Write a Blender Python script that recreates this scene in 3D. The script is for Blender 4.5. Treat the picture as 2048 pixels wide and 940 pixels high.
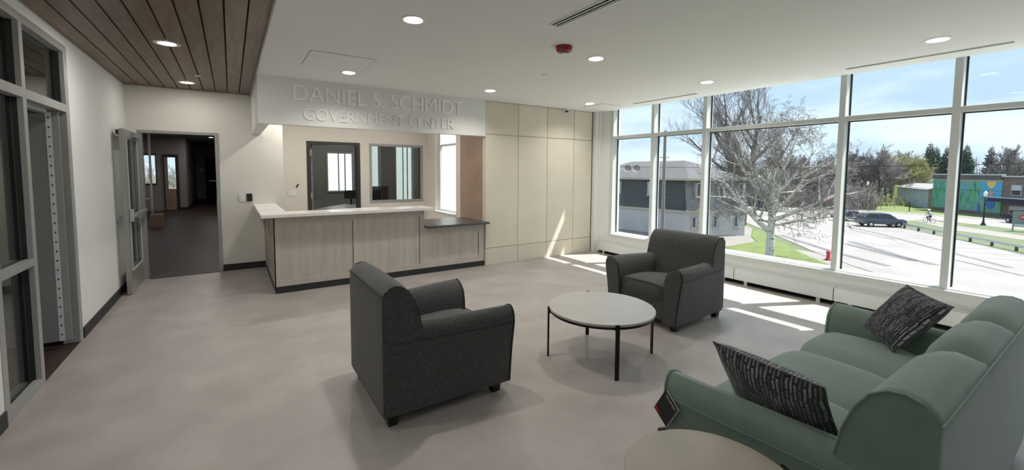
import bpy, bmesh, math, random
from mathutils import Vector, Matrix
for o in list(bpy.data.objects): bpy.data.objects.remove(o)
S = bpy.context.scene
COL = S.collection
PI = math.pi
rad = math.radians

# ---------------------------------------------------------------- camera
def setup_camera():
    y, p, r = rad(33.525), rad(-3.7523), rad(0.3267)
    f = Vector((math.sin(y)*math.cos(p), math.cos(y)*math.cos(p), math.sin(p)))
    rt = Vector((math.cos(y), -math.sin(y), 0)); up = rt.cross(f)
    r2 = rt*math.cos(r)+up*math.sin(r); u2 = -rt*math.sin(r)+up*math.cos(r)
    cd = bpy.data.cameras.new('camera'); cam = bpy.data.objects.new('camera', cd); COL.objects.link(cam)
    cam.matrix_world = Matrix(((r2.x,u2.x,-f.x,0),(r2.y,u2.y,-f.y,0),(r2.z,u2.z,-f.z,1.6),(0,0,0,1)))
    cd.sensor_width = 36; cd.sensor_fit = 'HORIZONTAL'; cd.lens = 838.916/2048*36
    cd.shift_x = (1024-1018.255)/2048; cd.shift_y = (397.036-470)/2048
    cd.clip_start = 0.05; cd.clip_end = 2000
    S.camera = cam
setup_camera()
# ---------------------------------------------------------------- exposure, sky, sun, lamps
S.view_settings.view_transform = 'Standard'; S.view_settings.look = 'None'
S.view_settings.exposure = 0.55; S.view_settings.gamma = 1; S.view_settings.use_curve_mapping = False
SUN_STRENGTH = 9.0; SKY_STRENGTH = 1.2; LAMP_W = 11.0
def setup_world():
    w = bpy.data.worlds.new('sky'); S.world = w; w.use_nodes = True
    nt = w.node_tree; N = nt.nodes; L = nt.links; N.clear()
    out = N.new('ShaderNodeOutputWorld'); bg = N.new('ShaderNodeBackground')
    tc = N.new('ShaderNodeTexCoord'); sep = N.new('ShaderNodeSeparateXYZ'); L.new(tc.outputs['Generated'], sep.inputs[0])
    ramp = N.new('ShaderNodeValToRGB'); L.new(sep.outputs[2], ramp.inputs[0])
    e = ramp.color_ramp.elements
    e[0].position = 0.0; e[0].color = (0.44,0.54,0.64,1)
    e[1].position = 0.6; e[1].color = (0.40,0.54,0.74,1)
    m = e.new(0.12); m.color = (0.40,0.52,0.66,1)
    mp = N.new('ShaderNodeMapping'); mp.inputs['Scale'].default_value = (1.2,1.2,4.5); L.new(tc.outputs['Generated'], mp.inputs[0])
    nz = N.new('ShaderNodeTexNoise'); nz.inputs['Scale'].default_value = 2.2; nz.inputs['Detail'].default_value = 6; nz.inputs['Roughness'].default_value = .5
    L.new(mp.outputs[0], nz.inputs['Vector'])
    cr = N.new('ShaderNodeValToRGB'); L.new(nz.outputs[0], cr.inputs[0])
    cr.color_ramp.elements[0].position = .42; cr.color_ramp.elements[1].position = .60
    mix = N.new('ShaderNodeMixRGB'); L.new(cr.outputs[0], mix.inputs[0]); L.new(ramp.outputs[0], mix.inputs[1])
    mix.inputs[2].default_value = (0.65,0.72,0.80,1)
    L.new(mix.outputs[0], bg.inputs[0]); bg.inputs[1].default_value = SKY_STRENGTH
    L.new(bg.outputs[0], out.inputs[0])
setup_world()
def setup_sun():
    l = bpy.data.lights.new('sun', 'SUN'); l.energy = SUN_STRENGTH; l.angle = rad(0.6); l.color = (1,0.96,0.9)
    o = bpy.data.objects.new('sun', l); COL.objects.link(o)
    o.rotation_euler = Vector((.53,-.25,1)).to_track_quat('Z','Y').to_euler(); o.location = (20,-7,38)
setup_sun()

# ---------------------------------------------------------------- materials
def newmat(name):
    m = bpy.data.materials.new(name); m.use_nodes = True
    nt = m.node_tree; b = nt.nodes['Principled BSDF']
    return m, nt.nodes, nt.links, b
def rgb(c): return (c[0],c[1],c[2],1)
def mat(name, c, rough=.6, metal=0, c2=None, scale=8, stretch=(1,1,1), detail=3, lo=.35, hi=.65, bump=0, bscale=None, sheen=0, obj_random=0, spec=.5):
    m, N, L, b = newmat(name)
    b.inputs['Base Color'].default_value = rgb(c); b.inputs['Roughness'].default_value = rough
    b.inputs['Metallic'].default_value = metal; b.inputs['Specular IOR Level'].default_value = spec
    if sheen: b.inputs['Sheen Weight'].default_value = sheen
    tc = N.new('ShaderNodeTexCoord'); mp = N.new('ShaderNodeMapping'); mp.inputs['Scale'].default_value = stretch
    L.new(tc.outputs['Object'], mp.inputs[0]); vec = mp.outputs[0]
    if obj_random:
        oi = N.new('ShaderNodeObjectInfo'); ml = N.new('ShaderNodeMath'); ml.operation='MULTIPLY'; ml.inputs[1].default_value = 37
        L.new(oi.outputs['Random'], ml.inputs[0]); ad = N.new('ShaderNodeVectorMath'); ad.operation='ADD'
        L.new(vec, ad.inputs[0]); L.new(ml.outputs[0], ad.inputs[1]); vec = ad.outputs[0]
    col = None
    if c2:
        nz = N.new('ShaderNodeTexNoise'); nz.inputs['Scale'].default_value = scale; nz.inputs['Detail'].default_value = detail
        L.new(vec, nz.inputs['Vector'])
        cr = N.new('ShaderNodeValToRGB'); L.new(nz.outputs[0], cr.inputs[0])
        cr.color_ramp.elements[0].position = lo; cr.color_ramp.elements[1].position = hi
        cr.color_ramp.elements[0].color = rgb(c); cr.color_ramp.elements[1].color = rgb(c2)
        col = cr.outputs[0]
        if obj_random:
            hs = N.new('ShaderNodeHueSaturation'); L.new(col, hs.inputs['Color'])
            mr = N.new('ShaderNodeMapRange'); L.new(oi.outputs['Random'], mr.inputs[0])
            mr.inputs[3].default_value = 1-obj_random; mr.inputs[4].default_value = 1+obj_random
            L.new(mr.outputs[0], hs.inputs['Value']); col = hs.outputs[0]
        L.new(col, b.inputs['Base Color'])
    if bump:
        n2 = N.new('ShaderNodeTexNoise'); n2.inputs['Scale'].default_value = bscale or scale; n2.inputs['Detail'].default_value = 2
        L.new(vec, n2.inputs['Vector']); bp = N.new('ShaderNodeBump'); bp.inputs['Strength'].default_value = bump; bp.inputs['Distance'].default_value = .01
        L.new(n2.outputs[0], bp.inputs['Height']); L.new(bp.outputs[0], b.inputs['Normal'])
    return m
def glassmat(name, tint=(.92,.95,.95), ior=1.45, extra=0.0):
    m, N, L, b = newmat(name); N.remove(b); out = N['Material Output']
    t = N.new('ShaderNodeBsdfTransparent'); t.inputs[0].default_value = rgb(tint)
    g = N.new('ShaderNodeBsdfGlossy'); g.inputs['Roughness'].default_value = 0.0
    f = N.new('ShaderNodeLayerWeight'); f.inputs['Blend'].default_value = .5
    pw = N.new('ShaderNodeMath'); pw.operation='POWER'; pw.inputs[1].default_value = 5; L.new(f.outputs['Facing'], pw.inputs[0])
    ad = N.new('ShaderNodeMath'); ad.operation='MULTIPLY_ADD'; ad.inputs[1].default_value = .9; ad.inputs[2].default_value = .03+extra; ad.use_clamp = True; L.new(pw.outputs[0], ad.inputs[0])
    mx = N.new('ShaderNodeMixShader'); L.new(ad.outputs[0], mx.inputs[0]); L.new(t.outputs[0], mx.inputs[1]); L.new(g.outputs[0], mx.inputs[2])
    L.new(mx.outputs[0], out.inputs[0]); return m
def emis(name, c, s):
    m, N, L, b = newmat(name); b.inputs['Base Color'].default_value = rgb(c)
    b.inputs['Emission Color'].default_value = rgb(c); b.inputs['Emission Strength'].default_value = s; return m

M = {}
M['white_paint'] = mat('white_paint', (.84,.85,.83), .7, c2=(.82,.83,.81), scale=1.2)
M['cream_paint'] = mat('cream_paint', (.78,.76,.70), .7, c2=(.75,.73,.67), scale=1.2)
M['beige_paint'] = mat('beige_paint', (.76,.71,.64), .7, c2=(.73,.68,.61), scale=1.2)
M['ceiling_paint'] = mat('ceiling_paint', (.85,.85,.83), .8, c2=(.83,.83,.815), scale=.8)
M['brown_panel'] = mat('brown_panel', (.40,.28,.21), .5, c2=(.34,.24,.18), scale=2)
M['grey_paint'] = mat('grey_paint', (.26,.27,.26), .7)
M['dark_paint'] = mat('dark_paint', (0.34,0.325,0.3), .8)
M['floor'] = mat('linoleum_floor', (0.32,0.292,0.27), .42, c2=(0.415,0.387,0.365), scale=2.4, detail=9, lo=.3, hi=.7, bump=.03, bscale=60)
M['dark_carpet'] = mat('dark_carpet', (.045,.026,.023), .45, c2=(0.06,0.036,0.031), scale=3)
M['black_rubber'] = mat('black_rubber', (.02,.021,.022), .5)
M['wood_ceiling'] = mat('walnut_plank', (.15,.10,.072), .42, c2=(.215,.155,.11), scale=3, stretch=(9,1,1), detail=6, obj_random=.16)
M['black'] = mat('matte_black', (.006,.006,.006), .8)
M['stone'] = mat('limestone', (.72,.66,.54), .6, c2=(.66,.61,.51), scale=2.5, detail=7, lo=.3, hi=.72, obj_random=.035, bump=.04, bscale=40)
M['laminate'] = mat('grey_oak_laminate', (.46,.41,.355), .5, c2=(.56,.515,.46), scale=2.2, stretch=(7,7,.45), detail=6, lo=.3, hi=.7, obj_random=.03)
M['laminate_dark'] = mat('brown_oak_laminate', (.36,.31,.27), .5, c2=(.45,.40,.35), scale=2.2, stretch=(7,7,.45), detail=6)  # darker tone of the counter laminate, used on the left return
M['quartz'] = mat('white_quartz', (.78,.74,.72), .22, c2=(.86,.84,.82), scale=2.2, detail=8)
M['dark_stone'] = mat('charcoal_laminate', (.06,.065,.07), .3, c2=(.08,.085,.09), scale=20)
M['frame_white'] = mat('painted_aluminium', (.66,.70,.69), .4)
M['frame_grey'] = mat('grey_metal_frame', (0.34,0.35,0.335), .4, c2=(0.37,0.38,0.365), scale=2)
M['frame_dark'] = mat('dark_bronze_frame', (.035,.036,.033), .4)
M['door_alu'] = mat('clear_aluminium', (.36,.36,.34), .35, .3)
M['chrome'] = mat('satin_chrome', (.6,.6,.6), .22, 1)
M['glass'] = glassmat('window_glass', (.93,.96,.96), 1.45)
M['glass_inner'] = glassmat('interior_glass', (.75,.78,.76), 1.5, .02)
M['charcoal'] = mat('charcoal_tweed', (0.026,0.0265,0.026), .9, c2=(0.08,0.081,0.079), scale=130, detail=2, sheen=.2, bump=.3, bscale=200)
M['charcoal_pipe'] = mat('charcoal_piping', (.016,.017,.018), .8)
M['green'] = mat('sage_velour', (0.13,0.195,0.16), .85, c2=(0.155,0.225,0.187), scale=4, sheen=.45, bump=.08, bscale=10)
M['green_pipe'] = mat('sage_piping', (.15,.235,.195), .8, sheen=.5)
M['leg_black'] = mat('black_wood_leg', (.008,.008,.009), .35)
M['table_top'] = mat('grey_laminate_top', (.42,.41,.39), .3, c2=(.46,.45,.43), scale=5, detail=5)
M['table_top_oak'] = mat('beige_laminate_top', (.36,.34,.29), .35, c2=(.44,.40,.34), scale=5, detail=6)
M['black_metal'] = mat('black_metal', (.012,.012,.012), .35, .5)
M['red_plastic'] = mat('red_plastic', (.30,.012,.02), .25)
M['white_plastic'] = mat('white_plastic', (.75,.76,.75), .35)
M['trim_white'] = mat('white_trim_metal', (.8,.8,.8), .3)
M['reflector'] = mat('lamp_reflector', (.85,.78,.74), .15, .7)
M['lamp_glow'] = emis('lamp_glow', (1,.93,.84), 6)
M['bulkhead_paint'] = mat('bulkhead_paint', (0.8,0.81,0.785), .7)
M['white_render'] = mat('white_render', (.85,.86,.87), .7)
M['letter'] = mat('letter_white', (0.93,0.93,0.92), .35)
M['tag_black'] = mat('card_black', (.012,.012,.014), .4)
M['tag_red'] = mat('card_red', (.35,.01,.02), .4)
M['white_print'] = mat('white_print', (.8,.8,.8), .5)
# outside
M['asphalt'] = mat('asphalt', (.21,.192,.188), .85, c2=(.25,.23,.226), scale=.35, detail=8)
M['concrete'] = mat('concrete_walk', (0.19,0.172,0.16), .85, c2=(0.22,0.2,0.185), scale=.5, detail=6)
M['tar'] = mat('tar_seal', (0.095,0.092,0.1), .8, c2=(0.12,0.115,0.125), scale=1)  # darker grey tone for the bands laid across the lot
M['paint_line'] = mat('road_paint', (0.363,0.363,0.350), .7)
M['grass'] = mat('lawn', (0.085,0.118,0.026), .9, c2=(0.125,0.16,0.042), scale=1.3, detail=6)
M['grass_dull'] = mat('verge_grass', (0.075,0.1,0.045), .9, c2=(0.105,0.13,0.06), scale=.8, detail=6)
M['shingle_dark'] = mat('slate_shingle', (0.04,0.052,0.065), .8, c2=(0.055,0.068,0.08), scale=1.5, detail=4)  # darker shingle copy, the shade of the left face put into its colour
M['shingle_light'] = mat('grey_shingle', (0.21,0.21,0.22), .85, c2=(0.27,0.27,0.28), scale=1.5, detail=4)  # lighter copy of the same shingle, sunlight put into its colour
M['roof_grey'] = mat('roof_shingle', (0.085,0.082,0.088), .9, c2=(0.105,0.1,0.108), scale=2, detail=5)
M['siding_white'] = mat('white_siding', (0.409,0.409,0.422), .6)
M['eave_cream'] = mat('cream_eave', (0.396,0.363,0.304), .6)
M['win_dark'] = mat('far_window_glass', (.05,.055,.065), .08)
M['curtain'] = mat('pale_curtain', (.45,.47,.5), .8)
M['bark_birch'] = mat('birch_bark', (.70,.67,.64), .8, c2=(.10,.09,.085), scale=2.2, stretch=(1,1,5), detail=5, lo=.58, hi=.66)
M['twig_pale'] = mat('birch_twig', (0.19,0.165,0.155), .8)
M['bark_dark'] = mat('dark_bark', (.085,.075,.075), .9)
M['twig_dark'] = mat('mauve_twig', (0.22,0.19,0.195), .9)
M['twig_grey'] = mat('grey_twig', (0.26,0.235,0.235), .9)
M['leaf_yellow'] = mat('spring_leaf', (0.27,0.27,0.11), .8, c2=(0.36,0.35,0.16), scale=1)
M['needle'] = mat('spruce_needle', (.035,.065,.055), .9, c2=(.05,.085,.07), scale=2)
M['shed_blue'] = mat('blue_grey_metal', (0.36,0.45,0.52), .5)
M['shed_end'] = mat('pale_metal_end', (0.304,0.284,0.277), .6)
M['shed_roof'] = mat('shed_roof_metal', (0.277,0.257,0.264), .5)
M['brick'] = mat('brown_brick', (0.144,0.104,0.094), .9, c2=(0.187,0.137,0.122), scale=2, detail=5)
M['brick_top'] = mat('dark_brick_parapet', (0.108,0.094,0.101), .9, c2=(0.137,0.115,0.119), scale=1.5)
M['navy'] = mat('navy_car_paint', (.015,.025,.07), .2)
M['steel_blue'] = mat('slate_car_paint', (.085,.10,.13), .2, .3)
M['car_black'] = mat('black_car_paint', (.01,.013,.02), .15)
M['car_glass'] = mat('car_glass', (.02,.025,.03), .05)
M['tire'] = mat('tire_rubber', (.015,.015,.016), .8)
M['galv'] = mat('galvanised_steel', (0.5,0.55,0.56), .4, .3)
M['pole_wood'] = mat('weathered_pole', (.21,.19,.185), .9)
M['globe'] = mat('white_lamp_globe', (.85,.85,.82), .4)
M['sign_green'] = mat('grey_green_board', (.17,.23,.22), .6)
M['sign_red'] = mat('red_sign', (.50,.05,.06), .5)
M['yellow_sign'] = mat('yellow_sign', (.55,.45,.12), .6)
M['skin'] = mat('skin', (.45,.28,.2), .6)
M['cloth_grey'] = mat('grey_shirt', (.25,.28,.30), .9)
M['cloth_dark'] = mat('dark_trousers', (.03,.03,.04), .9)
M['teal_roof'] = mat('teal_roof', (.16,.27,.27), .7)

def mural_mat():
    m, N, L, b = newmat('painted_mural'); b.inputs['Roughness'].default_value = .7
    tc = N.new('ShaderNodeTexCoord'); mp = N.new('ShaderNodeMapping'); mp.inputs['Scale'].default_value = (1.0,1,.28)
    L.new(tc.outputs['UV'], mp.inputs[0])
    nz = N.new('ShaderNodeTexNoise'); nz.inputs['Scale'].default_value = 1.1; nz.inputs['Detail'].default_value = 4; nz.inputs['Distortion'].default_value = 1.2
    mp.inputs['Scale'].default_value = (1.7,.32,1)
    L.new(mp.outputs[0], nz.inputs['Vector'])
    cr = N.new('ShaderNodeValToRGB'); L.new(nz.outputs[0], cr.inputs[0]); cr.color_ramp.interpolation = 'LINEAR'
    e = cr.color_ramp.elements; e[0].position = .28; e[0].color = (.02,.12,.10,1); e[1].position = .8; e[1].color = (.45,.42,.12,1)
    for p, c in ((.40,(.03,.24,.13,1)),(.47,(.10,.36,.20,1)),(.53,(.05,.30,.36,1)),(.58,(.22,.42,.20,1)),(.64,(.05,.22,.42,1)),(.70,(.40,.34,.20,1))):
        x = e.new(p); x.color = c
    L.new(cr.outputs[0], b.inputs['Base Color']); return m
M['mural'] = mural_mat()
def flat(name, c): M[name] = mat(name, c, .7)
flat('mural_blue', (.06,.33,.55)); flat('mural_yellow', (.62,.47,.12)); flat('mural_pink', (.42,.27,.26)); flat('mural_navy', (.03,.14,.45)); flat('mural_green',(.10,.38,.16))

def pillow_mat():
    m, N, L, b = newmat('streaked_pillow_fabric'); b.inputs['Roughness'].default_value = .85; b.inputs['Sheen Weight'].default_value = .2
    tc = N.new('ShaderNodeTexCoord')
    n = N.new('ShaderNodeTexNoise'); n.inputs['Scale'].default_value = 7; n.inputs['Detail'].default_value = 2; L.new(tc.outputs['UV'], n.inputs['Vector'])
    ms = N.new('ShaderNodeVectorMath'); ms.operation = 'MULTIPLY_ADD'; L.new(n.outputs['Color'], ms.inputs[0]); ms.inputs[1].default_value = (.03,.05,0); L.new(tc.outputs['UV'], ms.inputs[2])
    mp = N.new('ShaderNodeMapping'); L.new(ms.outputs[0], mp.inputs[0]); mp.inputs['Rotation'].default_value = (0,0,PI/2)
    br = N.new('ShaderNodeTexBrick'); L.new(mp.outputs[0], br.inputs['Vector'])
    br.inputs['Scale'].default_value = 1; br.inputs['Brick Width'].default_value = .19; br.inputs['Row Height'].default_value = .036
    br.inputs['Mortar Size'].default_value = .009; br.inputs['Mortar Smooth'].default_value = .2; br.inputs['Bias'].default_value = -.1; br.offset = .37; br.squash = .6; br.squash_frequency = 3
    br.inputs['Color1'].default_value = (.26,.28,.29,1); br.inputs['Color2'].default_value = (.018,.026,.034,1); br.inputs['Mortar'].default_value = (.009,.011,.014,1)
    L.new(br.outputs[0], b.inputs['Base Color']); return m
M['pillow'] = pillow_mat()

# ---------------------------------------------------------------- mesh helpers
class MB:
    def __init__(s): s.v = []; s.f = []; s.uv = None
    def add(s, vs, fs):
        n = len(s.v); s.v += [tuple(v) for v in vs]; s.f += [tuple(i+n for i in f) for f in fs]; return s
    def box(s, x0, x1, y0, y1, z0, z1):
        x0,x1 = min(x0,x1),max(x0,x1); y0,y1 = min(y0,y1),max(y0,y1); z0,z1 = min(z0,z1),max(z0,z1)
        return s.add([(x0,y0,z0),(x1,y0,z0),(x1,y1,z0),(x0,y1,z0),(x0,y0,z1),(x1,y0,z1),(x1,y1,z1),(x0,y1,z1)],
                     [(0,3,2,1),(4,5,6,7),(0,1,5,4),(1,2,6,5),(2,3,7,6),(3,0,4,7)])
    def prism(s, pts, z0, z1):
        n = len(pts); a = sum(pts[i][0]*pts[(i+1)%n][1]-pts[(i+1)%n][0]*pts[i][1] for i in range(n))
        if a < 0: pts = pts[::-1]
        return s.add([(p[0],p[1],z0) for p in pts]+[(p[0],p[1],z1) for p in pts],
                     [tuple(range(n))[::-1], tuple(range(n,2*n))]+[(i,(i+1)%n,n+(i+1)%n,n+i) for i in range(n)])
    def loft(s, rings, cap=True, closed=True):
        n = len(rings[0]); vs = [p for r in rings for p in r]; fs = []
        for k in range(len(rings)-1):
            for i in range(n if closed else n-1):
                j = (i+1)%n; fs.append((k*n+i,k*n+j,(k+1)*n+j,(k+1)*n+i))
        if cap: fs += [tuple(range(n))[::-1], tuple(range((len(rings)-1)*n, len(rings)*n))]
        return s.add(vs, fs)
    def tube(s, pts, r, sides=8, r1=None, cap=True, closed=False):
        pts = [Vector(p) for p in pts]; rings = []; m = len(pts)
        prev = None
        for i, p in enumerate(pts):
            if closed: d = pts[(i+1)%m]-pts[i-1]
            else: d = pts[min(i+1,m-1)]-pts[max(i-1,0)]
            if d.length < 1e-9: d = Vector((0,0,1))
            d.normalize()
            if prev is None: a = Vector((0,0,1)) if abs(d.z) < .9 else Vector((1,0,0)); u = d.cross(a).normalized()
            else: u = (prev-d*prev.dot(d)); u = u.normalized() if u.length > 1e-6 else d.orthogonal().normalized()
            prev = u; w = d.cross(u)
            rr = r if r1 is None else r+(r1-r)*i/(m-1)
            rings.append([p+(u*math.cos(t)+w*math.sin(t))*rr for t in [2*PI*k/sides for k in range(sides)]])
        if closed: rings.append(rings[0]); cap = False
        return s.loft(rings, cap)
    def cyl(s, x, y, z0, z1, r, sides=24, r1=None):
        r1 = r if r1 is None else r1
        return s.loft([[(x+q*math.cos(2*PI*k/sides), y+q*math.sin(2*PI*k/sides), z) for k in range(sides)] for z, q in ((z0,r),(z1,r1))])
    def lathe(s, x, y, prof, sides=24, cap=True):
        return s.loft([[(x+q*math.cos(2*PI*k/sides), y+q*math.sin(2*PI*k/sides), z) for k in range(sides)] for q, z in prof], cap)
    def mesh(s, name, m, smooth=False, bevel=0, fix=True, seg=2):
        me = bpy.data.meshes.new(name); me.from_pydata(s.v, [], s.f); me.update()
        if fix or bevel:
            bm = bmesh.new(); bm.from_mesh(me)
            if fix: bmesh.ops.recalc_face_normals(bm, faces=bm.faces)
            if bevel:
                ed = [e for e in bm.edges if len(e.link_faces)==2 and e.calc_face_angle(0) > .5]
                bmesh.ops.bevel(bm, geom=ed, offset=bevel, segments=seg, affect='EDGES', profile=.7)
            bm.to_mesh(me); bm.free()
        if m: me.materials.append(m)
        if smooth:
            for p in me.polygons: p.use_smooth = True
            try: me.set_sharp_from_angle(angle=rad(40))
            except Exception: pass
        return me
    def obj(s, name, m, parent=None, **k):
        me = s.mesh(name, M[m] if isinstance(m, str) else m, **k)
        o = bpy.data.objects.new(name, me); COL.objects.link(o)
        if parent: o.parent = parent
        return o
def B(*a): return MB().box(*a)
def thing(name, label, cat, loc=(0,0,0), rz=0, group=None):
    o = bpy.data.objects.new(name, None); COL.objects.link(o); o.location = loc; o.rotation_euler = (0,0,rz)
    o['label'] = label; o['category'] = cat
    if group: o['group'] = group
    return o
def tag(o, label, cat, group=None, kind=None):
    o['label'] = label; o['category'] = cat
    if group: o['group'] = group
    if kind: o['kind'] = kind
    return o
def struct(o, label=None, cat=None):
    o['kind'] = 'structure'
    if label: o['label'] = label
    if cat: o['category'] = cat
    return o
def sempty(name, label, cat, loc=(0,0,0)): return struct(thing(name, label, cat, loc))
def dup(root, loc=None, rz=None, label=None, scale=None):
    r = root.copy(); COL.objects.link(r)
    if loc is not None: r.location = loc
    if rz is not None: r.rotation_euler = (0,0,rz)
    if scale is not None: r.scale = (scale,)*3
    if label: r['label'] = label
    for ch in list(root.children):
        c = ch.copy(); COL.objects.link(c); c.parent = r; c.matrix_parent_inverse = ch.matrix_parent_inverse
        for g in list(ch.children):
            d = g.copy(); COL.objects.link(d); d.parent = c; d.matrix_parent_inverse = g.matrix_parent_inverse
    return r
def text_mesh(txt, size=1.0, extrude=0.0):
    cu = bpy.data.curves.new('t','FONT'); cu.body = txt; cu.size = size; cu.extrude = extrude; cu.resolution_u = 6
    o = bpy.data.objects.new('t', cu); COL.objects.link(o)
    bpy.context.view_layer.update()
    me = bpy.data.meshes.new_from_object(o.evaluated_get(bpy.context.evaluated_depsgraph_get()))
    bpy.data.objects.remove(o); bpy.data.curves.remove(cu); return me
def flat_text(name, txt, m, parent, origin, ux, uz, height, width=None):
    """lettering laid on a plane: origin = lower-left corner, ux/uz = unit directions"""
    me = text_mesh(txt); xs = [v.co.x for v in me.vertices]; ys = [v.co.y for v in me.vertices]
    x0, y0 = min(xs), min(ys); sy = height/(max(ys)-y0); sx = sy if width is None else width/(max(xs)-x0)
    o0, ux, uz = Vector(origin), Vector(ux), Vector(uz)
    for v in me.vertices: v.co = o0+ux*((v.co.x-x0)*sx)+uz*((v.co.y-y0)*sy)
    me.name = name; me.materials.clear(); me.materials.append(M[m])
    o = bpy.data.objects.new(name, me); COL.objects.link(o)
    if parent: o.parent = parent
    return o

# ================================================================ ROOM SHELL
XL, XW, YS, YP, YQ, H, HW, HS = -1.211, 6.125, 6.05, 7.92, 8.94, 2.76, 2.785, 2.173
struct(B(XL,6.14,-4.5,9.05,-.12,0).obj('floor','floor'), 'mottled taupe grey linoleum floor of the lobby', 'floor')
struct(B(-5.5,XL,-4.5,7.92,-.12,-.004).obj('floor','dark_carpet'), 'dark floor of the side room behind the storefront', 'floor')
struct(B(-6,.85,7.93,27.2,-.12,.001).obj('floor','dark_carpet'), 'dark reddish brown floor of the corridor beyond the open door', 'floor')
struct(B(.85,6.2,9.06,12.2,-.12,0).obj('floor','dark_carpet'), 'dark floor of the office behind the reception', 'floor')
trim3 = struct(B(-1.03,-.19,7.88,7.95,.0005,.004).obj('trim_3','black_rubber'), 'thin dark threshold strip under the corridor door', 'threshold')

# ceiling with square openings for the recessed lamps
DL = [(x,y) for y in (1.055,3.18,5.30) for x in (1.21,3.17,5.16)] + [(x,y) for y in (-1.07,-3.19) for x in (1.21,3.17,5.16)]  # last two rows: unseen lamps added behind the viewer as fill
def ceiling_sheet():
    h = .075
    xs = sorted({.296,XW}|{x+s for x,_ in DL for s in (-h,h)}); ys = sorted({-4.5,YS}|{y+s for _,y in DL for s in (-h,h)})
    mb = MB()
    for i in range(len(xs)-1):
        for j in range(len(ys)-1):
            cx, cy = (xs[i]+xs[i+1])/2, (ys[j]+ys[j+1])/2
            if any(abs(cx-x)<.02 and abs(cy-y)<.02 for x,y in DL): continue
            mb.add([(xs[i],ys[j],H),(xs[i+1],ys[j],H),(xs[i+1],ys[j+1],H),(xs[i],ys[j+1],H)],[(0,3,2,1)])
    mb.box(.296,.31,-4.5,YS,H+.002,H+.1)
    mb.box(XW-.02,XW,-4.5,YS,H+.002,3.0)
    return mb.obj('ceiling','ceiling_paint', fix=False)
struct(ceiling_sheet(), 'smooth off-white drywall ceiling over the lobby', 'ceiling')
wc = struct(B(XL,.296,-4.5,YP,2.80,2.83).obj('ceiling','black'), 'walnut brown plank ceiling strip along the left wall', 'ceiling')
rnd = random.Random(4)
pw = (0.296-XL)/10
for i in range(10):
    cuts = [-4.5, -2+rnd.random()*1.5, 1+rnd.random()*2.2, 3.8+rnd.random()*3, YP]
    for a, b in zip(cuts[:-1], cuts[1:]):
        x0 = XL+i*pw+.006; x1 = XL+(i+1)*pw-.007
        B(x0,x1,a+.001,b-.001,HW,2.80).obj('plank','wood_ceiling',wc)
struct(B(.284,.2955,-4.5,YP,2.75,2.83).obj('trim_4','frame_grey'), 'thin grey metal edge between plank ceiling and drywall ceiling', 'trim')
struct(B(XL-.001,XL+.008,-4.5,YP,HW-.012,HW+.0).obj('trim_5','frame_grey'), 'thin dark metal edge of the plank ceiling on the left wall', 'trim')
struct(B(XL,.30,YP-.008,YP-.0005,HW-.012,HW).obj('trim_6','frame_grey'), 'thin dark metal edge of the plank ceiling on the corridor wall', 'trim')
# reception ceiling and roof slabs
struct(B(.32,3.85,6.18,9.0,2.78,2.82).obj('ceiling','ceiling_paint'), 'white ceiling behind the reception bulkhead', 'ceiling')
struct(MB().box(-6,6.37,-5,6.2,3.02,3.3).box(-6,3.9,6.2,9.0,3.02,3.3).box(-6,6.2,9.0,12.4,3.02,3.3).box(-6,1.1,12.4,27.5,3.02,3.3).obj('roof','grey_paint'), 'flat roof slab of the building', 'roof')

# left wall with storefront opening y 3.80..5.43, z 0..2.69
T = .12
struct(MB().box(XL-T,XL,-4.5,3.80,0,3.02).box(XL-T,XL,3.80,5.43,2.694,3.02).box(XL-T,XL,5.43,YP,0,3.02).obj('wall_left','white_paint'), 'white painted left wall beside the storefront glazing', 'wall')
struct(MB().box(XL,XL+.012,-4.5,3.795,0,.103).box(XL,XL+.012,5.44,YP-.001,0,.103).obj('baseboard_left','black_rubber'), 'black rubber base along the left wall', 'baseboard')
struct(B(-1.3,XW+.3,-4.7,-4.5,0,3.02).obj('wall_south','white_paint'), 'white wall behind the viewer', 'wall')
# wall P with door opening x -1.0..-.195, z..2.117
struct(MB().box(XL,-1.10,YP,YP+.13,0,3.02).box(-1.10,-.15,YP,YP+.13,2.155,3.02).box(-.15,.733,YP,YP+.13,0,3.02).box(.62,.733,YP+.13,YQ,0,3.02).obj('wall_corridor','cream_paint'), 'cream painted wall holding the corridor door and wall controls', 'wall')
struct(B(-.145,.43,YP-.012,YP,0,.103).obj('baseboard_corridor','black_rubber'), 'black rubber base on the cream wall beside the counter', 'baseboard')
# reception back wall Q with door and window openings
struct(MB().box(.62,1.227,YQ,YQ+.12,0,3.02).box(1.227,2.229,YQ,YQ+.12,2.158,3.02).box(2.229,2.416,YQ,YQ+.12,0,3.02).box(2.416,3.591,YQ,YQ+.12,2.157,3.02).box(2.416,3.591,YQ,YQ+.12,0,.912).box(3.591,3.85,YQ,YQ+.12,0,3.02)
       .obj('wall_reception','beige_paint'), 'pale beige wall behind the reception desk', 'wall')
# right wall of the reception with tall window y 7.49..8.51
struct(MB().box(3.70,3.85,6.98,7.49,0,3.02).box(3.70,3.85,8.51,YQ,0,3.02).box(3.70,3.85,7.49,8.51,2.50,3.02).box(3.70,3.85,7.49,8.51,0,.73).obj('wall_side','beige_paint'), 'pale beige side wall with a tall narrow window', 'wall')
struct(B(3.536,3.85,6.16,6.98,0,3.02).obj('wall_pier','brown_panel'), 'brown return face at the end of the stone wall', 'wall')
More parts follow.
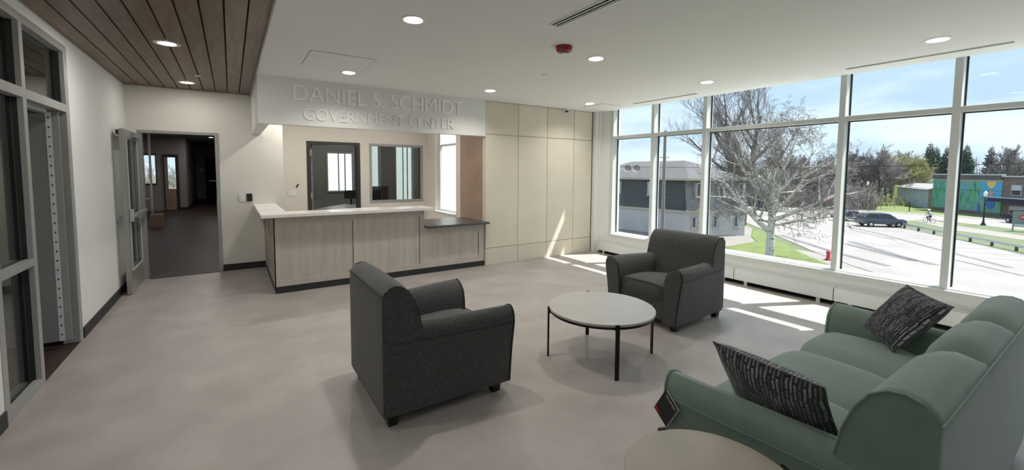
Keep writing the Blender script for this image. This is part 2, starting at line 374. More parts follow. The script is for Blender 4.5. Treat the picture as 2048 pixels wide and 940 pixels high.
# stone wall
sw = struct(B(3.54,5.964,6.072,6.16,0,3.02).obj('wall_stone','stone'), 'cream limestone panel wall with thin joints', 'wall')
struct(B(3.90,6.6,6.16,6.2,0,3.3).obj('wall_outer','siding_white'), 'outer face of the stone panel wall', 'wall')
sx = [3.539,4.197,4.841,5.488,5.962]; sz = [.002,.295,2.209,2.758]; g = .004
for i in range(4):
    for k in range(3):
        B(sx[i]+g*(i>0),sx[i+1]-g,YS,6.075,sz[k]+(g if k else 0),sz[k+1]-g).obj('stone_panel','stone',sw, bevel=.0015, seg=1)
struct(MB().box(5.964,5.985,6.06,6.16,0,3.0).obj('trim_1','black'), 'dark shadow gap between stone wall and white pilaster', 'trim')
struct(MB().box(5.985,6.06,5.975,6.16,0,3.0).box(6.06,6.14,5.93,6.16,0,3.0).box(6.14,6.60,5.93,6.2,0,3.02).obj('wall_pilaster','white_paint'), 'white corner pilaster between stone wall and window', 'wall')
# bulkhead with lettering
struct(MB().box(.301,3.536,YS,YS+.12,HS,3.0).box(.301,.4226,YS+.12,YP,HS,3.0).obj('wall_bulkhead','bulkhead_paint'), 'white dropped bulkhead over the reception desk carrying raised lettering', 'bulkhead')

# window wall
def window_wall():
    w = sempty('window_1', 'floor to ceiling white framed window wall overlooking the street', 'window')
    ys = [5.684,4.780,3.823,2.068,1.113,-.66,-1.62,-3.39,-4.4]
    zt0, zt1, zs, zh = 2.222, 2.274, .39, 2.93
    for i, y in enumerate(ys):
        MB().box(XW,6.30,y-(.035 if i == 0 else .061),y,zs,zh).obj('mullion','frame_white',w,bevel=.002,seg=1)
    for a, b in zip(ys[:-1], ys[1:]):
        if a == ys[0]: a += .026
        B(XW+.001,6.364,b,a-.061,zt0,zt1).obj('transom','frame_white',w,bevel=.002,seg=1)
        B(XW+.02,6.364,b,a-.061,zs,zs+.025).obj('bottom_rail','frame_white',w,bevel=.002,seg=1)
        B(XW+.02,6.364,b,a-.061,zh,zh+.08).obj('top_rail','frame_white',w)
        for z0, z1 in ((zs+.02,zt0+.003),(zt1-.003,zh+.002)):
            B(6.262,6.274,b-.004,a-.057,z0,z1).obj('pane','glass',w)
            q = MB(); e = .014
            q.box(6.245,6.262,b,b+e,z0,z1).box(6.245,6.262,a-.061-e,a-.061,z0,z1).box(6.245,6.262,b+e,a-.061-e,z1-e,z1)
            q.obj('gasket','black_rubber',w)
    # jamb toward the pilaster
    MB().box(XW-.005,6.30,5.684,5.715,zs,3.0).obj('jamb','frame_white',w)
    struct(MB().box(6.115,6.40,-4.5,5.93,0,.375).box(6.115,6.40,5.715,5.80,.375,3.0).box(6.115,6.40,5.80,5.93,.375,3.0).obj('wall_right','white_paint'), 'low white wall under the window glazing', 'wall')
    struct(B(6.09,6.24,-4.5,5.715,.376,.399).obj('trim_2','frame_white',bevel=.004), 'white window stool along the bottom of the glazing', 'sill')
    struct(B(6.06,6.116,-4.5,5.93,2.90,3.0).obj('trim_7','ceiling_paint'), 'hidden ceiling edge above the glazing', 'trim')
    return w
window_wall()
def heater():
    t = thing('baseboard_heater', 'long white metal radiator cover below the windows', 'heater')
    ys = [5.90,4.62,3.18,1.98,.60,-1.2,-3.0]
    for a, b in zip(ys[:-1], ys[1:]):
        MB().box(6.0,6.006,b+.004,a-.004,.062,.215).box(6.0,6.025,b+.004,a-.004,.215,.221).obj('front_cover','frame_white',t,bevel=.001,seg=1)
        B(6.04,6.112,b+.004,a-.004,.215,.222).obj('top_cover','frame_white',t)
        B(6.02,6.085,b+.02,a-.02,.10,.16).obj('heating_element','black_metal',t)
        for y in (a-.16,b+.16): B(6.012,6.03,y-.02,y+.02,0,.07).obj('foot','frame_white',t)
    B(6.0,6.112,5.90,5.905,.062,.222).obj('end_cap','frame_white',t)
    B(6.108,6.114,-3,5.90,.0,.21).obj('back_plate','black_metal',t)
heater()

# recessed lamps
def downlight(x, y, z, label, group, deep=True, power=LAMP_W, lamp=True):
    t = thing('recessed_light', label, 'ceiling light', (x,y,z), 0, group)
    MB().lathe(0,0,[(.071,.0),(.072,-.004),(.098,-.006),(.105,-.001),(.105,.0),(.071,.0)],32,False).obj('trim_ring','trim_white',t,smooth=True)
    if deep:
        MB().lathe(0,0,[(.071,-.001),(.068,.03),(.060,.07)],32,False).obj('reflector','reflector',t,smooth=True,fix=False)
        MB().cyl(0,0,.066,.075,.062,24).obj('diffuser','lamp_glow',t)
    else:
        MB().cyl(0,0,-.003,-.001,.072,24).obj('diffuser','lamp_glow',t)
    if lamp:
        l = bpy.data.lights.new('downlight','AREA'); l.shape = 'DISK'; l.size = .10; l.energy = power; l.color = (1,.95,.89)
        o = bpy.data.objects.new('downlight_lamp', l); COL.objects.link(o); o.parent = t; o.location = (0,0,.045 if deep else -.008)
    return t
names = {(1.21,3.18):'round recessed light directly above the near charcoal armchair', (3.17,3.18):'round recessed light just beyond the red fire alarm',
 (5.16,3.18):'round recessed light near the window between two linear slots', (1.21,5.30):'round recessed light beside the access panel above the lettering', (3.17,5.30):'round recessed light above the right end of the lettering',
 (5.16,5.30):'round recessed light near the stone wall and window corner', (5.16,1.055):'large round recessed light beside the linear slot at upper right',
 (1.21,1.055):'recessed light overhead of the viewer', (3.17,1.055):'recessed light over the sage sofa'}
for x, y in DL:
    lb = names.get((x,y), 'recessed light behind the viewer, %s row, %s' % ('first' if y > -2 else 'second', 'over the left side' if x < 2 else ('in the middle' if x < 4 else 'by the windows')))
    downlight(x, y, H, lb, 'recessed lights in the lobby ceiling', power=LAMP_W*(1 if y > 2 else (.25 if y > 0 else .08)))
downlight(-.466,5.171,HW,'larger bright round light in the plank ceiling','round lights in the plank ceiling',False,power=8)
downlight(-.463,7.309,HW,'smaller far round light in the plank ceiling near the corridor door','round lights in the plank ceiling',False,power=3.5)
downlight(-.466,2.9,HW,'bright round light in the plank ceiling beside the storefront','round lights in the plank ceiling',False,power=7)
downlight(-.466,0,HW,'round light in the plank ceiling above the viewer','round lights in the plank ceiling',False,power=3)
for q_ in ((-.6,10.5),(-.6,15),(-.6,20)): downlight(q_[0],q_[1],2.83,'small corridor ceiling light '+('just beyond the open door' if q_[1] < 12 else ('halfway along the corridor' if q_[1] < 18 else 'before the corridor corner')),'corridor ceiling lights',False,power=8)  # lamps added to lift the dark corridor
for q_ in ((2.0,10.3),(4.0,10.3)): downlight(q_[0],q_[1],2.9,'office ceiling light %s'%('behind the doorway' if q_[0]<3 else 'behind the interior window'),'office ceiling lights',False,power=7)  # lamps added to brighten the office, out of view
for q_ in ((-3.2,13.5),(-3.2,18)): downlight(q_[0],q_[1],2.83,'ceiling light of the far open room %s'%('over the desk' if q_[1]<15 else 'near its window'),'corridor ceiling lights',False,power=10)  # added out of view to light the desk and posts
downlight(-2.6,4.6,2.86,'ceiling light in the room behind the storefront','side room ceiling lights',False,power=1.8)  # unseen lamp added so the storefront panes are less dark
for x in (1.1,2.3): downlight(x,7.5,2.78,'round light above the %s end of the reception desk'%('corner' if x<2 else 'window'),'round lights above the reception desk',False,power=11)

def ceiling_bits():
    t = thing('fire_alarm', 'round dark red fire alarm on the ceiling', 'alarm', (2.624,3.049,H))
    MB().lathe(0,0,[(.076,0),(.078,-.012),(.070,-.045),(.060,-.052)],32).obj('housing','red_plastic',t,smooth=True)
    MB().lathe(0,0,[(.040,-.0525),(.036,-.056),(.030,-.055)],24).obj('bezel','black_metal',t,smooth=True)
    MB().box(-.018,.022,-.012,.012,-.064,-.055).obj('strobe_lens','white_plastic',t,bevel=.003)
    for x, y, z, lb in ((3.196,4.066,H,'small flat sprinkler cover in the middle of the drywall ceiling'),(-.309,6.687,HW,'small flat sprinkler cover in the plank ceiling')):
        tag(MB().lathe(x,y,[(.034,z),(.036,z-.004),(.030,z-.009)],20).obj('sprinkler_cover','trim_white',smooth=True), lb, 'sprinkler', 'sprinkler covers')
    t = thing('dome_camera', 'small white dome security camera above the stone wall', 'camera', (5.22,5.96,H))
    MB().lathe(0,0,[(.05,0),(.05,-.03),(.042,-.04)],24).obj('base','white_plastic',t,smooth=True)
    MB().lathe(0,0,[(.036,-.038),(.034,-.055),(.022,-.068),(.004,-.073)],24).obj('dome','tag_black',t,smooth=True)
    # slot diffusers
    t = thing('air_slot', 'wide ceiling air diffuser with two black slots at the top centre', 'air vent', (0,0,0), 0, 'linear air slots in the ceiling')
    for x0, x1 in ((2.134,2.146),(2.172,2.184),(2.208,2.217),(2.228,2.246)): B(x0,x1,1.4,2.66,H-.006,H).obj('slot_rail','trim_white',t)
    for x0, x1 in ((2.146,2.172),(2.184,2.208),(2.217,2.228)): B(x0,x1,1.4,2.655,H-.002,H-.0005).obj('slot','black',t)
    B(2.134,2.246,2.655,2.665,H-.006,H).obj('end_cap','trim_white',t)
    for (y0,y1,lb) in ((3.713,4.884,'thin grey ceiling air slot above the farthest window bays'),(.694,1.904,'long thin ceiling air slot above the right window bay'),(-2,-.8,'thin ceiling air slot over the windows behind the viewer')):
        t = thing('air_slot', lb, 'air vent', (0,0,0), 0, 'linear air slots in the ceiling')
        for x0, x1 in ((5.745,5.752),(5.772,5.776),(5.796,5.804)): B(x0,x1,y0,y1,H-.005,H).obj('slot_rail','trim_white',t)
        for x0, x1 in ((5.752,5.772),(5.776,5.796)): B(x0,x1,y0+.005,y1-.005,H-.002,H-.0005).obj('slot','black',t)
    for (x0,x1,y0,y1,lb) in ((.68,1.318,4.52,5.185,'square flush access panel in the ceiling near the lettering'),(5.33,5.82,5.18,5.66,'square flush access panel in the ceiling by the window corner')):
        t = thing('access_panel', lb, 'access panel', (0,0,0), 0, 'flush ceiling access panels')
        B(x0,x1,y0,y1,H-.003,H-.0003).obj('panel_seam','frame_grey',t)
        B(x0+.006,x1-.006,y0+.006,y1-.006,H-.005,H-.003).obj('panel_door','ceiling_paint',t)
ceiling_bits()

# raised lettering
def lettering():
    t = thing('sign_lettering', 'raised white capital letters naming the building on the bulkhead', 'sign', (0,YS,0))
    for txt, x0, x1, z0, z1 in (('DANIEL S. SCHMIDT',.695,3.10,2.486,2.688),('GOVERNMENT CENTER',.808,2.95,2.250,2.398)):
        full = text_mesh(txt); fx = [v.co.x for v in full.vertices]; fy = [v.co.y for v in full.vertices]
        capm = text_mesh('H'); ch = max(v.co.y for v in capm.vertices)
        sx_ = (x1-x0)/(max(fx)-min(fx)); sz_ = (z1-z0)/ch
        for i, c in enumerate(txt):
            if c == ' ': continue
            pre = text_mesh(txt[:i+1]); right = max(v.co.x for v in pre.vertices)
            me = text_mesh(c, extrude=.5); cx = [v.co.x for v in me.vertices]; left = right-(max(cx)-min(cx))
            for v in me.vertices:
                v.co = Vector((x0+(v.co.x-min(cx)+left-min(fx))*sx_, -.008-(v.co.z)*.016, z0+v.co.y*sz_))
            me.materials.clear(); me.materials.append(M['letter'])
            bm = bmesh.new(); bm.from_mesh(me); bmesh.ops.recalc_face_normals(bm, faces=bm.faces); bm.to_mesh(me); bm.free()
            o = bpy.data.objects.new('letter', me); COL.objects.link(o); o.parent = t
lettering()

# ================================================================ DOORS
def corridor_door():
    d = sempty('door_1', 'open glazed aluminium door with grey frame at the corridor', 'door')
    f = MB().box(-1.10,-1.052,YP+.012,YP+.15,0,2.158).box(-.193,-.1464,YP-.02,YP+.15,0,2.158).box(-1.10,-.193,YP-.004,YP+.15,2.117,2.158)
    f.obj('frame','frame_grey',d,bevel=.003)
    x0, x1, y0, y1, zt = -1.143, -1.094, 7.02, 7.925, 2.10
    lf = MB().box(x0,x1,y0,y0+.10,.008,zt).box(x0,x1,y1-.10,y1,.008,zt).box(x0,x1,y0+.10,y1-.10,.008,.29).box(x0,x1,y0+.10,y1-.10,1.98,zt).obj('leaf','door_alu',d,bevel=.002,seg=1)
    B(x0+.019,x0+.028,y0+.095,y1-.095,.285,1.985).obj('pane','glass_inner',lf)
    MB().box(x1,x1+.01,y0+.10,y0+.112,.29,1.98).box(x1,x1+.01,y1-.112,y1-.10,.29,1.98).box(x1,x1+.01,y0+.112,y1-.112,.29,.302).obj('glazing_bead','frame_white',lf)
    B(x1,x1+.055,y0+.40,y0+.75,2.01,2.075).obj('door_closer','door_alu',lf,bevel=.004)
    B(x1+.045,x1+.075,y0+.07,y0+.86,.985,1.035).obj('push_bar','frame_grey',lf,bevel=.006)
    MB().box(x1,x1+.05,y0+.06,y0+.085,.93,1.09).obj('bar_bracket','chrome',lf,bevel=.004)
    MB().tube([(x0,y0+.09,.99),(x0-.045,y0+.09,.99),(x0-.045,y0-.0,.985)],.009,8).obj('lever','chrome',lf,smooth=True)
    B(x0-.006,x0,y0+.06,y0+.12,.90,1.10).obj('lever_plate','chrome',lf)
    B(x0-.04,x0,y0+.06,y0+.16,2.03,2.09).obj('wall_stop','frame_dark',lf,bevel=.004)
    B(-.197,-.1925,YP-.005,YP+.03,.95,1.12).obj('strike_plate','chrome',d)
corridor_door()
def reception_door():
    d = sempty('door_2', 'dark bronze framed doorway to the grey office behind the desk', 'door')
    MB().box(1.227,1.30,YQ-.012,YQ+.13,0,2.158).box(2.16,2.229,YQ-.012,YQ+.13,0,2.158).box(1.30,2.16,YQ-.012,YQ+.13,2.09,2.158).obj('frame','frame_dark',d,bevel=.003)
    for z in (1.93,1.10,.3): B(1.282,1.312,YQ-.02,YQ-.012,z-.055,z+.055).obj('hinge','chrome',d)
    B(1.30,1.345,YQ+.12,YQ+.95,.01,2.09).obj('leaf','grey_paint',d)
reception_door()
def storefront():
    d = sempty('door_3', 'grey metal storefront with transom panes and an inward opened door', 'storefront')
    xa, xb = XL-.11, XL+.004
    for y0, y1 in ((3.80,3.872),(4.395,4.458),(5.345,5.43)): B(xa,xb,y0,y1,0,2.694).obj('mullion','frame_grey',d,bevel=.002,seg=1)
    for y0, y1 in ((3.872,4.395),(4.458,5.345)):
        B(xa,xb,y0,y1,2.63,2.694).obj('head','frame_grey',d); B(xa,xb,y0,y1,2.10,2.168).obj('transom','frame_grey',d)
        B(XL-.062,XL-.054,y0,y1,2.168,2.63).obj('pane','glass_inner',d)
    B(xa,xb,3.872,4.395,.898,.95).obj('rail','frame_grey',d); B(xa,xb,3.872,4.395,0,.055).obj('rail','frame_grey',d)
    for z0, z1 in ((.055,.898),(.95,2.10)): B(XL-.062,XL-.054,3.872,4.395,z0,z1).obj('pane','glass_inner',d)
    g_ = MB()
    for y0,y1,z0,z1 in ((3.872,4.395,.055,.898),(3.872,4.395,.95,2.10),(3.872,4.395,2.168,2.63),(4.458,5.345,2.168,2.63)):
        g_.box(xa-.001,XL-.062,y1-.02,y1,z0,z1).box(xa-.001,XL-.062,y0,y0+.02,z0,z1)
    for y0,y1,z0,z1 in ((3.872,4.395,.055,.898),(3.872,4.395,.95,2.10),(3.872,4.395,2.168,2.63),(4.458,5.345,2.168,2.63)): g_.box(XL-.054,XL-.026,y1-.003,y1+.001,z0,z1).box(XL-.054,XL-.04,y0,y1,z0-.001,z0+.002)
    g_.obj('gasket','black_rubber',d)
    lf = B(-2.17,-1.313,5.225,5.27,.07,2.085).obj('leaf','grey_paint',d,bevel=.002,seg=1)
    hs = B(-1.313,-1.278,5.222,5.226,.07,2.085).obj('hinge_strip','white_plastic',lf)
    dots = MB()
    for k in range(24): dots.box(-1.300,-1.290,5.219,5.222,.12+k*.083,.135+k*.083)
    dots.obj('rivet_row','frame_dark',lf)
    B(-1.278,-1.235,5.235,5.245,.07,2.085).obj('jamb_plate','frame_grey',lf)
    MB().box(-1.278,-1.24,5.246,5.27,.07,2.085).obj('edge','black_rubber',lf)
    MB().tube([(-1.27,5.05,2.075),(-1.33,5.18,2.07),(-1.75,5.20,2.06)],.012,8).obj('closer_arm','chrome',d)
    B(-1.33,-1.27,4.55,5.08,2.06,2.10).obj('closer_body','frame_grey',d,bevel=.004)
storefront()
# side room behind the storefront
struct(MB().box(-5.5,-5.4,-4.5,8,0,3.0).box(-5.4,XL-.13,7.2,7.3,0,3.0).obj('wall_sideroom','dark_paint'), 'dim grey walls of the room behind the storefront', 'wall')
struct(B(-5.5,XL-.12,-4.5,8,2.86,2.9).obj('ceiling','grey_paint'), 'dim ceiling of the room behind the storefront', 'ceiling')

# reception office window (interior)
def office_window():
    w = sempty('window_2', 'grey framed interior window into the office behind the desk', 'window')
    a, b, c, e = 2.416, 3.591, .912, 2.157; k = .05
    MB().box(a,a+k,YQ-.012,YQ+.12,c,e).box(b-k,b,YQ-.012,YQ+.12,c,e).box(a+k,b-k,YQ-.012,YQ+.12,c,c+k).box(a+k,b-k,YQ-.012,YQ+.12,e-k,e).obj('frame','frame_grey',w,bevel=.002,seg=1)
    B(a+k,b-k,YQ+.05,YQ+.056,c+k,e-k).obj('pane','glass_inner',w)
    B(b-k-.02,b-k,YQ+.035,YQ+.05,c+k,e-k).obj('gasket','black_rubber',w)
office_window()
def side_window():
    w = sempty('window_3', 'tall narrow white framed window at the side of the reception', 'window')
    y0, y1, z0, z1 = 7.49, 8.51, .73, 2.50
    MB().box(3.80,3.86,y0,y0+.05,z0,z1).box(3.80,3.86,y1-.05,y1,z0,z1).box(3.80,3.86,y0+.05,y1-.05,z0,z0+.05).box(3.80,3.86,y0+.05,y1-.05,2.115,2.16).obj('frame','frame_white',w,bevel=.002,seg=1)
    B(3.825,3.832,y0+.04,y1-.04,z0+.04,z1).obj('pane','glass',w)
    B(3.68,3.83,y0-.02,y1+.02,z0-.025,z0+.002).obj('stool','frame_white',w)
side_window()
# office shell
yb = 11.6
G0 = -5.2
def office():
    wm = MB()
    ops = [(2.084,2.70,1.06,2.03),(3.20,3.40,.8,2.5),(3.87,4.36,.6,2.5)]
    xs = [.85]+[v for o in ops for v in o[:2]]+[6.0]
    for i in range(0,len(xs),2): wm.box(xs[i],xs[i+1],yb,yb+.12,0,3.02)
    for a,b,c,e in ops: wm.box(a,b,yb,yb+.12,0,c).box(a,b,yb,yb+.12,e,3.02)
    wm.box(.73,.85,YQ+.12,yb+.12,0,3.02).box(5.9,6.0,9.06,yb,0,3.02)
    struct(wm.obj('wall_office','grey_paint'), 'dim grey walls of the office behind the reception', 'wall')
    struct(B(3.85,6.0,YQ,YQ+.12,-.3,3.02).obj('wall_office_outer','white_render'), 'sunlit white outside wall seen through the side window', 'wall')
    struct(B(.73,6.0,YQ+.12,yb+.12,2.9,2.95).obj('ceiling','grey_paint'), 'dim ceiling of the office', 'ceiling')
    for n,(a,b,c,e) in enumerate(ops):
        w = sempty('window_%d'%(4+n), ['bright window in the office seen through the doorway','narrow bright window at the left of the office pane','tall bright window at the right of the office pane'][n], 'window')
        fr = MB().box(a-.04,a,yb-.02,yb,c-.04,e+.04).box(b,b+.04,yb-.02,yb,c-.04,e+.04).box(a,b,yb-.02,yb,c-.04,c).box(a,b,yb-.02,yb,e,e+.04)
        fr.obj('frame','frame_grey',w)
        if n != 1: MB().box(a+(b-a)*.42,a+(b-a)*.42+.02,yb+.03,yb+.06,c,e).box(a+(b-a)*.68,a+(b-a)*.68+.02,yb+.03,yb+.06,c,e).obj('glazing_bar','frame_dark',w)
        B(a,b,yb+.05,yb+.055,c,e).obj('pane','glass',w)
    t = thing('office_desk', 'grey topped L-shaped desk inside the office doorway', 'desk')
    MB().prism([(1.5,9.75),(1.95,9.45),(3.4,10.3),(3.4,10.8),(2.3,10.8)],.74,.77).obj('desk_top','table_top',t)
    MB().box(2.3,3.38,10.72,10.76,0,.74).box(1.9,1.94,9.5,10.3,0,.74).obj('desk_panel','dark_paint',t)
    t = thing('computer_monitor', 'black monitor before the bright office window', 'monitor', (2.42,10.6,.77))
    B(-.16,.16,-.01,.02,.14,.34).obj('screen','tag_black',t,bevel=.004); B(-.02,.02,.0,.02,0,.14).obj('stand','tag_black',t); B(-.09,.09,-.06,.08,0,.01).obj('foot','tag_black',t)
    t = thing('office_chair', 'black high-backed chair at the left of the office pane', 'chair', (3.1,10.4,0))
    MB().box(-.23,.23,.18,.24,.55,1.2).obj('backrest','tag_black',t,bevel=.03); B(-.24,.24,-.25,.22,.44,.5).obj('seat','tag_black',t,bevel=.02)
    MB().cyl(0,0,.08,.44,.03,12).obj('post','black_metal',t)
    bs = MB()
    for k in range(5): bs.tube([(0,0,.08),(.28*math.cos(k*1.257),.28*math.sin(k*1.257),.03)],.018,6)
    bs.obj('base','black_metal',t)
office()
struct(MB().box(.9,12.5,15.5,16,G0,5).obj('wall_wing','white_render'), 'white neighbouring wall outside the office windows', 'wall')
def corridor():
    yw = 20.85
    ops = [(-2.77,-2.40,1.046,2.115),(-2.13,-1.80,.83,2.05)]
    wm = MB().box(-6,-2.77,yw,yw+.15,0,3).box(-2.40,-2.13,yw,yw+.15,0,3).box(-1.80,-1.472,yw,yw+.15,0,3)
    for a,b,c,e in ops: wm.box(a,b,yw,yw+.15,0,c).box(a,b,yw,yw+.15,e,3)
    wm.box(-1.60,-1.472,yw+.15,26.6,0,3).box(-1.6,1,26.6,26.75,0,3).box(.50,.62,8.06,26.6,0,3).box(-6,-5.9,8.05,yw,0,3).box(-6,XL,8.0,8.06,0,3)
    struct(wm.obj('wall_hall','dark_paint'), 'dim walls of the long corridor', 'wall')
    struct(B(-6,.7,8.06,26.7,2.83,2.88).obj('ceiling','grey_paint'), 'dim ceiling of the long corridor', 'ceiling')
    struct(MB().box(-1.80,-1.46,yw-.015,yw,0,.1).box(-1.471,-1.46,yw,26.6,0,.1).box(-1.46,-1.1,26.585,26.6,0,.1).obj('baseboard_hall','black_rubber'), 'black base along the corridor wall', 'baseboard')
    w = sempty('window_7', 'bright window in the far room beyond the open corridor door', 'window')
    a,b,c,e = ops[0]
    MB().box(a-.03,a,yw-.03,yw,c-.03,e+.08).box(b,b+.03,yw-.03,yw,c-.03,e+.08).box(a,b,yw-.03,yw,c-.04,c).box(a,b,yw-.03,yw,e,e+.08).obj('frame','frame_dark',w)
    B(a,b,yw+.06,yw+.065,c,e).obj('pane','glass',w)
    d = sempty('door_4', 'dark framed brown door with a narrow bright pane in the far room', 'door')
    MB().box(-2.17,-2.13,yw-.04,yw,0,2.17).box(-1.78,-1.70,yw-.04,yw,0,2.17).box(-2.13,-1.78,yw-.04,yw,2.05,2.17).obj('frame','frame_dark',d)
    MB().box(-2.13,-2.03,yw-.03,yw+.01,.02,2.05).box(-2.03,-1.80,yw-.03,yw+.01,.02,.83).obj('leaf','brown_panel',d)
    B(-2.03,-1.80,yw+.06,yw+.065,.83,2.0).obj('pane','glass',d)
    d = sempty('door_5', 'black exit door with a push bar at the corridor end', 'door')
    MB().box(-1.09,-.2,26.55,26.598,0,2.23).obj('leaf','black',d); B(-.95,-.3,26.50,26.55,.98,1.04).obj('push_bar','chrome',d)
    tag(MB().box(-1.31,-1.17,26.58,26.598,1.48,1.66).obj('wall_notice','white_plastic'), 'small pale notice on the corridor end wall', 'notice')
    tag(MB().box(-1.471,-1.44,24.9,25.05,1.62,1.82).obj('fire_pull_box','red_plastic'), 'small red fire box on the corridor wall', 'alarm')
    tag(B(-2.02,-1.97,16.3,16.35,0,2.83).obj('support_post','frame_white'), 'slim white post standing in the far open room', 'post')
    tag(B(-2.20,-2.17,16.3,16.33,.0,2.83).obj('support_post','frame_grey'), 'thinner grey post left of the white post in the far room', 'post')
    t = thing('work_desk', 'cluttered dark desk in the far open room', 'desk', (-2.7,15.5,0))
    B(-.7,.75,-.4,.4,.72,.76).obj('desk_top','brown_panel',t); B(-.65,-.6,-.35,.35,0,.72).obj('side_panel','dark_paint',t); B(.55,.6,-.35,.35,0,.72).obj('side_panel','dark_paint',t); B(-.6,.55,.3,.33,.2,.72).obj('back_panel','dark_paint',t)
    tag(MB().box(-2.75,-2.35,15.3,15.6,.761,.90).obj('storage_box','navy',bevel=.01), 'blue box standing on the cluttered far desk', 'box')
    tag(MB().box(-3.1,-2.85,15.3,15.55,.761,.85).obj('paper_stack','white_plastic'), 'white papers stacked on the cluttered far desk', 'papers')
    tag(MB().box(-1.9,-1.62,15.0,15.3,.0,.34).obj('carton','brown_panel',bevel=.005), 'brown carton on the floor beyond the white post', 'box')
corridor()
# ================================================================ RECEPTION COUNTER
def counter():
    t = thing('reception_counter', 'grey oak laminate reception desk with recessed panels and black toe kick', 'counter')
    xl, xm, xr, yf, zb = .430, 2.463, 3.531, 6.078, .09
    z1, z2, d = 1.0, .72, .012
    MB().box(xl+d,xm,yf+d,6.30,zb,z1).box(xm,xr,yf+d,6.30,zb,z2).obj('carcass','laminate',t)
    # recessed panels set slightly behind the rails
    for x0,x1,za,zc in ((.49,1.405,.165,.905),(1.455,2.388,.165,.905),(2.515,3.42,.19,.612)):
        B(x0,x1,yf+.008,yf+d+.001,za,zc).obj('front_panel','laminate',t)
    for x0,x1,za,zc in ((xl,.49,zb,z1),(1.405,1.455,.165,.905),(2.388,xm,zb,z1),(xm,2.515,zb,z2),(3.42,xr,zb,z2)):
        B(x0,x1,yf,yf+d,za,zc).obj('stile','laminate',t)
    for x0,x1,za,zc in ((.49,2.388,zb,.165),(.49,2.388,.905,z1),(2.515,3.42,zb,.19),(2.515,3.42,.612,z2)):
        B(x0,x1,yf,yf+d,za,zc).obj('rail','laminate',t)
    sh = MB()  # black strips paint the shadow line along each panel's right inner edge
    for x1,za,zc in ((1.405,.165,.905),(2.388,.165,.905),(3.42,.19,.612)): sh.box(x1-.008,x1,yf+.0075,yf+.0085,za,zc)
    sh.obj('shadow_gap','black_rubber',t)
    # left return
    B(xl+d,.60,6.30,YP-.001,zb,z1).obj('carcass','laminate_dark',t)
    ys = [yf,6.15,6.95,7.02,7.84,YP-.001]
    for a,b in ((0,1),(2,3),(4,5)): B(xl,xl+d,ys[a],ys[b],zb,z1).obj('stile','laminate_dark',t)
    for a,b in ((1,2),(3,4)):
        B(xl,xl+d,ys[a],ys[b],zb,.165).obj('rail','laminate_dark',t); B(xl,xl+d,ys[a],ys[b],.905,z1).obj('rail','laminate_dark',t)
        B(xl+.008,xl+d+.001,ys[a],ys[b],.165,.905).obj('side_panel','laminate_dark',t)
    MB().box(xl+.004,xr,yf+.006,6.28,0,zb).box(xl+.004,.58,6.28,YP-.001,0,zb).obj('toe_kick','black_rubber',t)
    c = MB().prism([(.290,5.935),(2.552,5.935),(2.552,6.36),(.600,6.36),(.600,YP-.002),(.290,YP-.002)],1.0,1.04).obj('countertop','quartz',bevel=.003)
    tag(c, 'white veined stone top on the tall part of the desk', 'countertop')
    s = MB().prism([(2.470,5.94),(3.555,5.94),(3.555,6.045),(3.533,6.045),(3.533,6.84),(2.66,6.84),(2.555,6.40),(2.470,6.30)],.721,.755).obj('countertop','dark_stone',bevel=.003)
    tag(s, 'dark charcoal lower shelf at the right end of the desk', 'countertop')
    g_ = MB().box(1.55,1.56,6.10,6.12,1.0405,1.043)
    p = MB().box(1.30,1.82,6.22,6.33,1.041,1.045).obj('paper_sheet','white_print'); tag(p, 'thin pale paper lying on the white desk top', 'paper')
counter()
tag(MB().box(.092,.172,YP-.006,YP,1.092,1.206).box(.122,.142,YP-.010,YP-.006,1.125,1.17).obj('light_switch','white_plastic',bevel=.001,seg=1), 'white single light switch on the cream wall', 'switch')
tag(MB().box(.198,.276,YP-.012,YP,1.09,1.214).obj('card_reader','tag_black',bevel=.003), 'small black card reader beside the white switch', 'card reader')
t = thing('light_switch', 'white triple light switch left of the dark doorway', 'switch', (.955,YQ,1.15))
B(-.075,.075,-.006,0,-.06,.06).obj('plate','white_plastic',t,bevel=.001,seg=1)
for k in (-1,0,1): B(k*.046-.016,k*.046+.016,-.010,-.006,-.033,.033).obj('rocker','trim_white',t,bevel=.001,seg=1)
tag(MB().add([(1.020,YQ-.004,1.262),(1.045,YQ-.004,1.255),(1.085,YQ-.004,1.325),(1.06,YQ-.004,1.332),(1.020,YQ,1.262),(1.045,YQ,1.255),(1.085,YQ,1.325),(1.06,YQ,1.332)],[(0,1,2,3),(4,7,6,5),(0,4,5,1),(1,5,6,2),(2,6,7,3),(3,7,4,0)]).obj('wall_tape','tag_black'), 'short slanted black strip on the wall above the triple switch', 'tape')

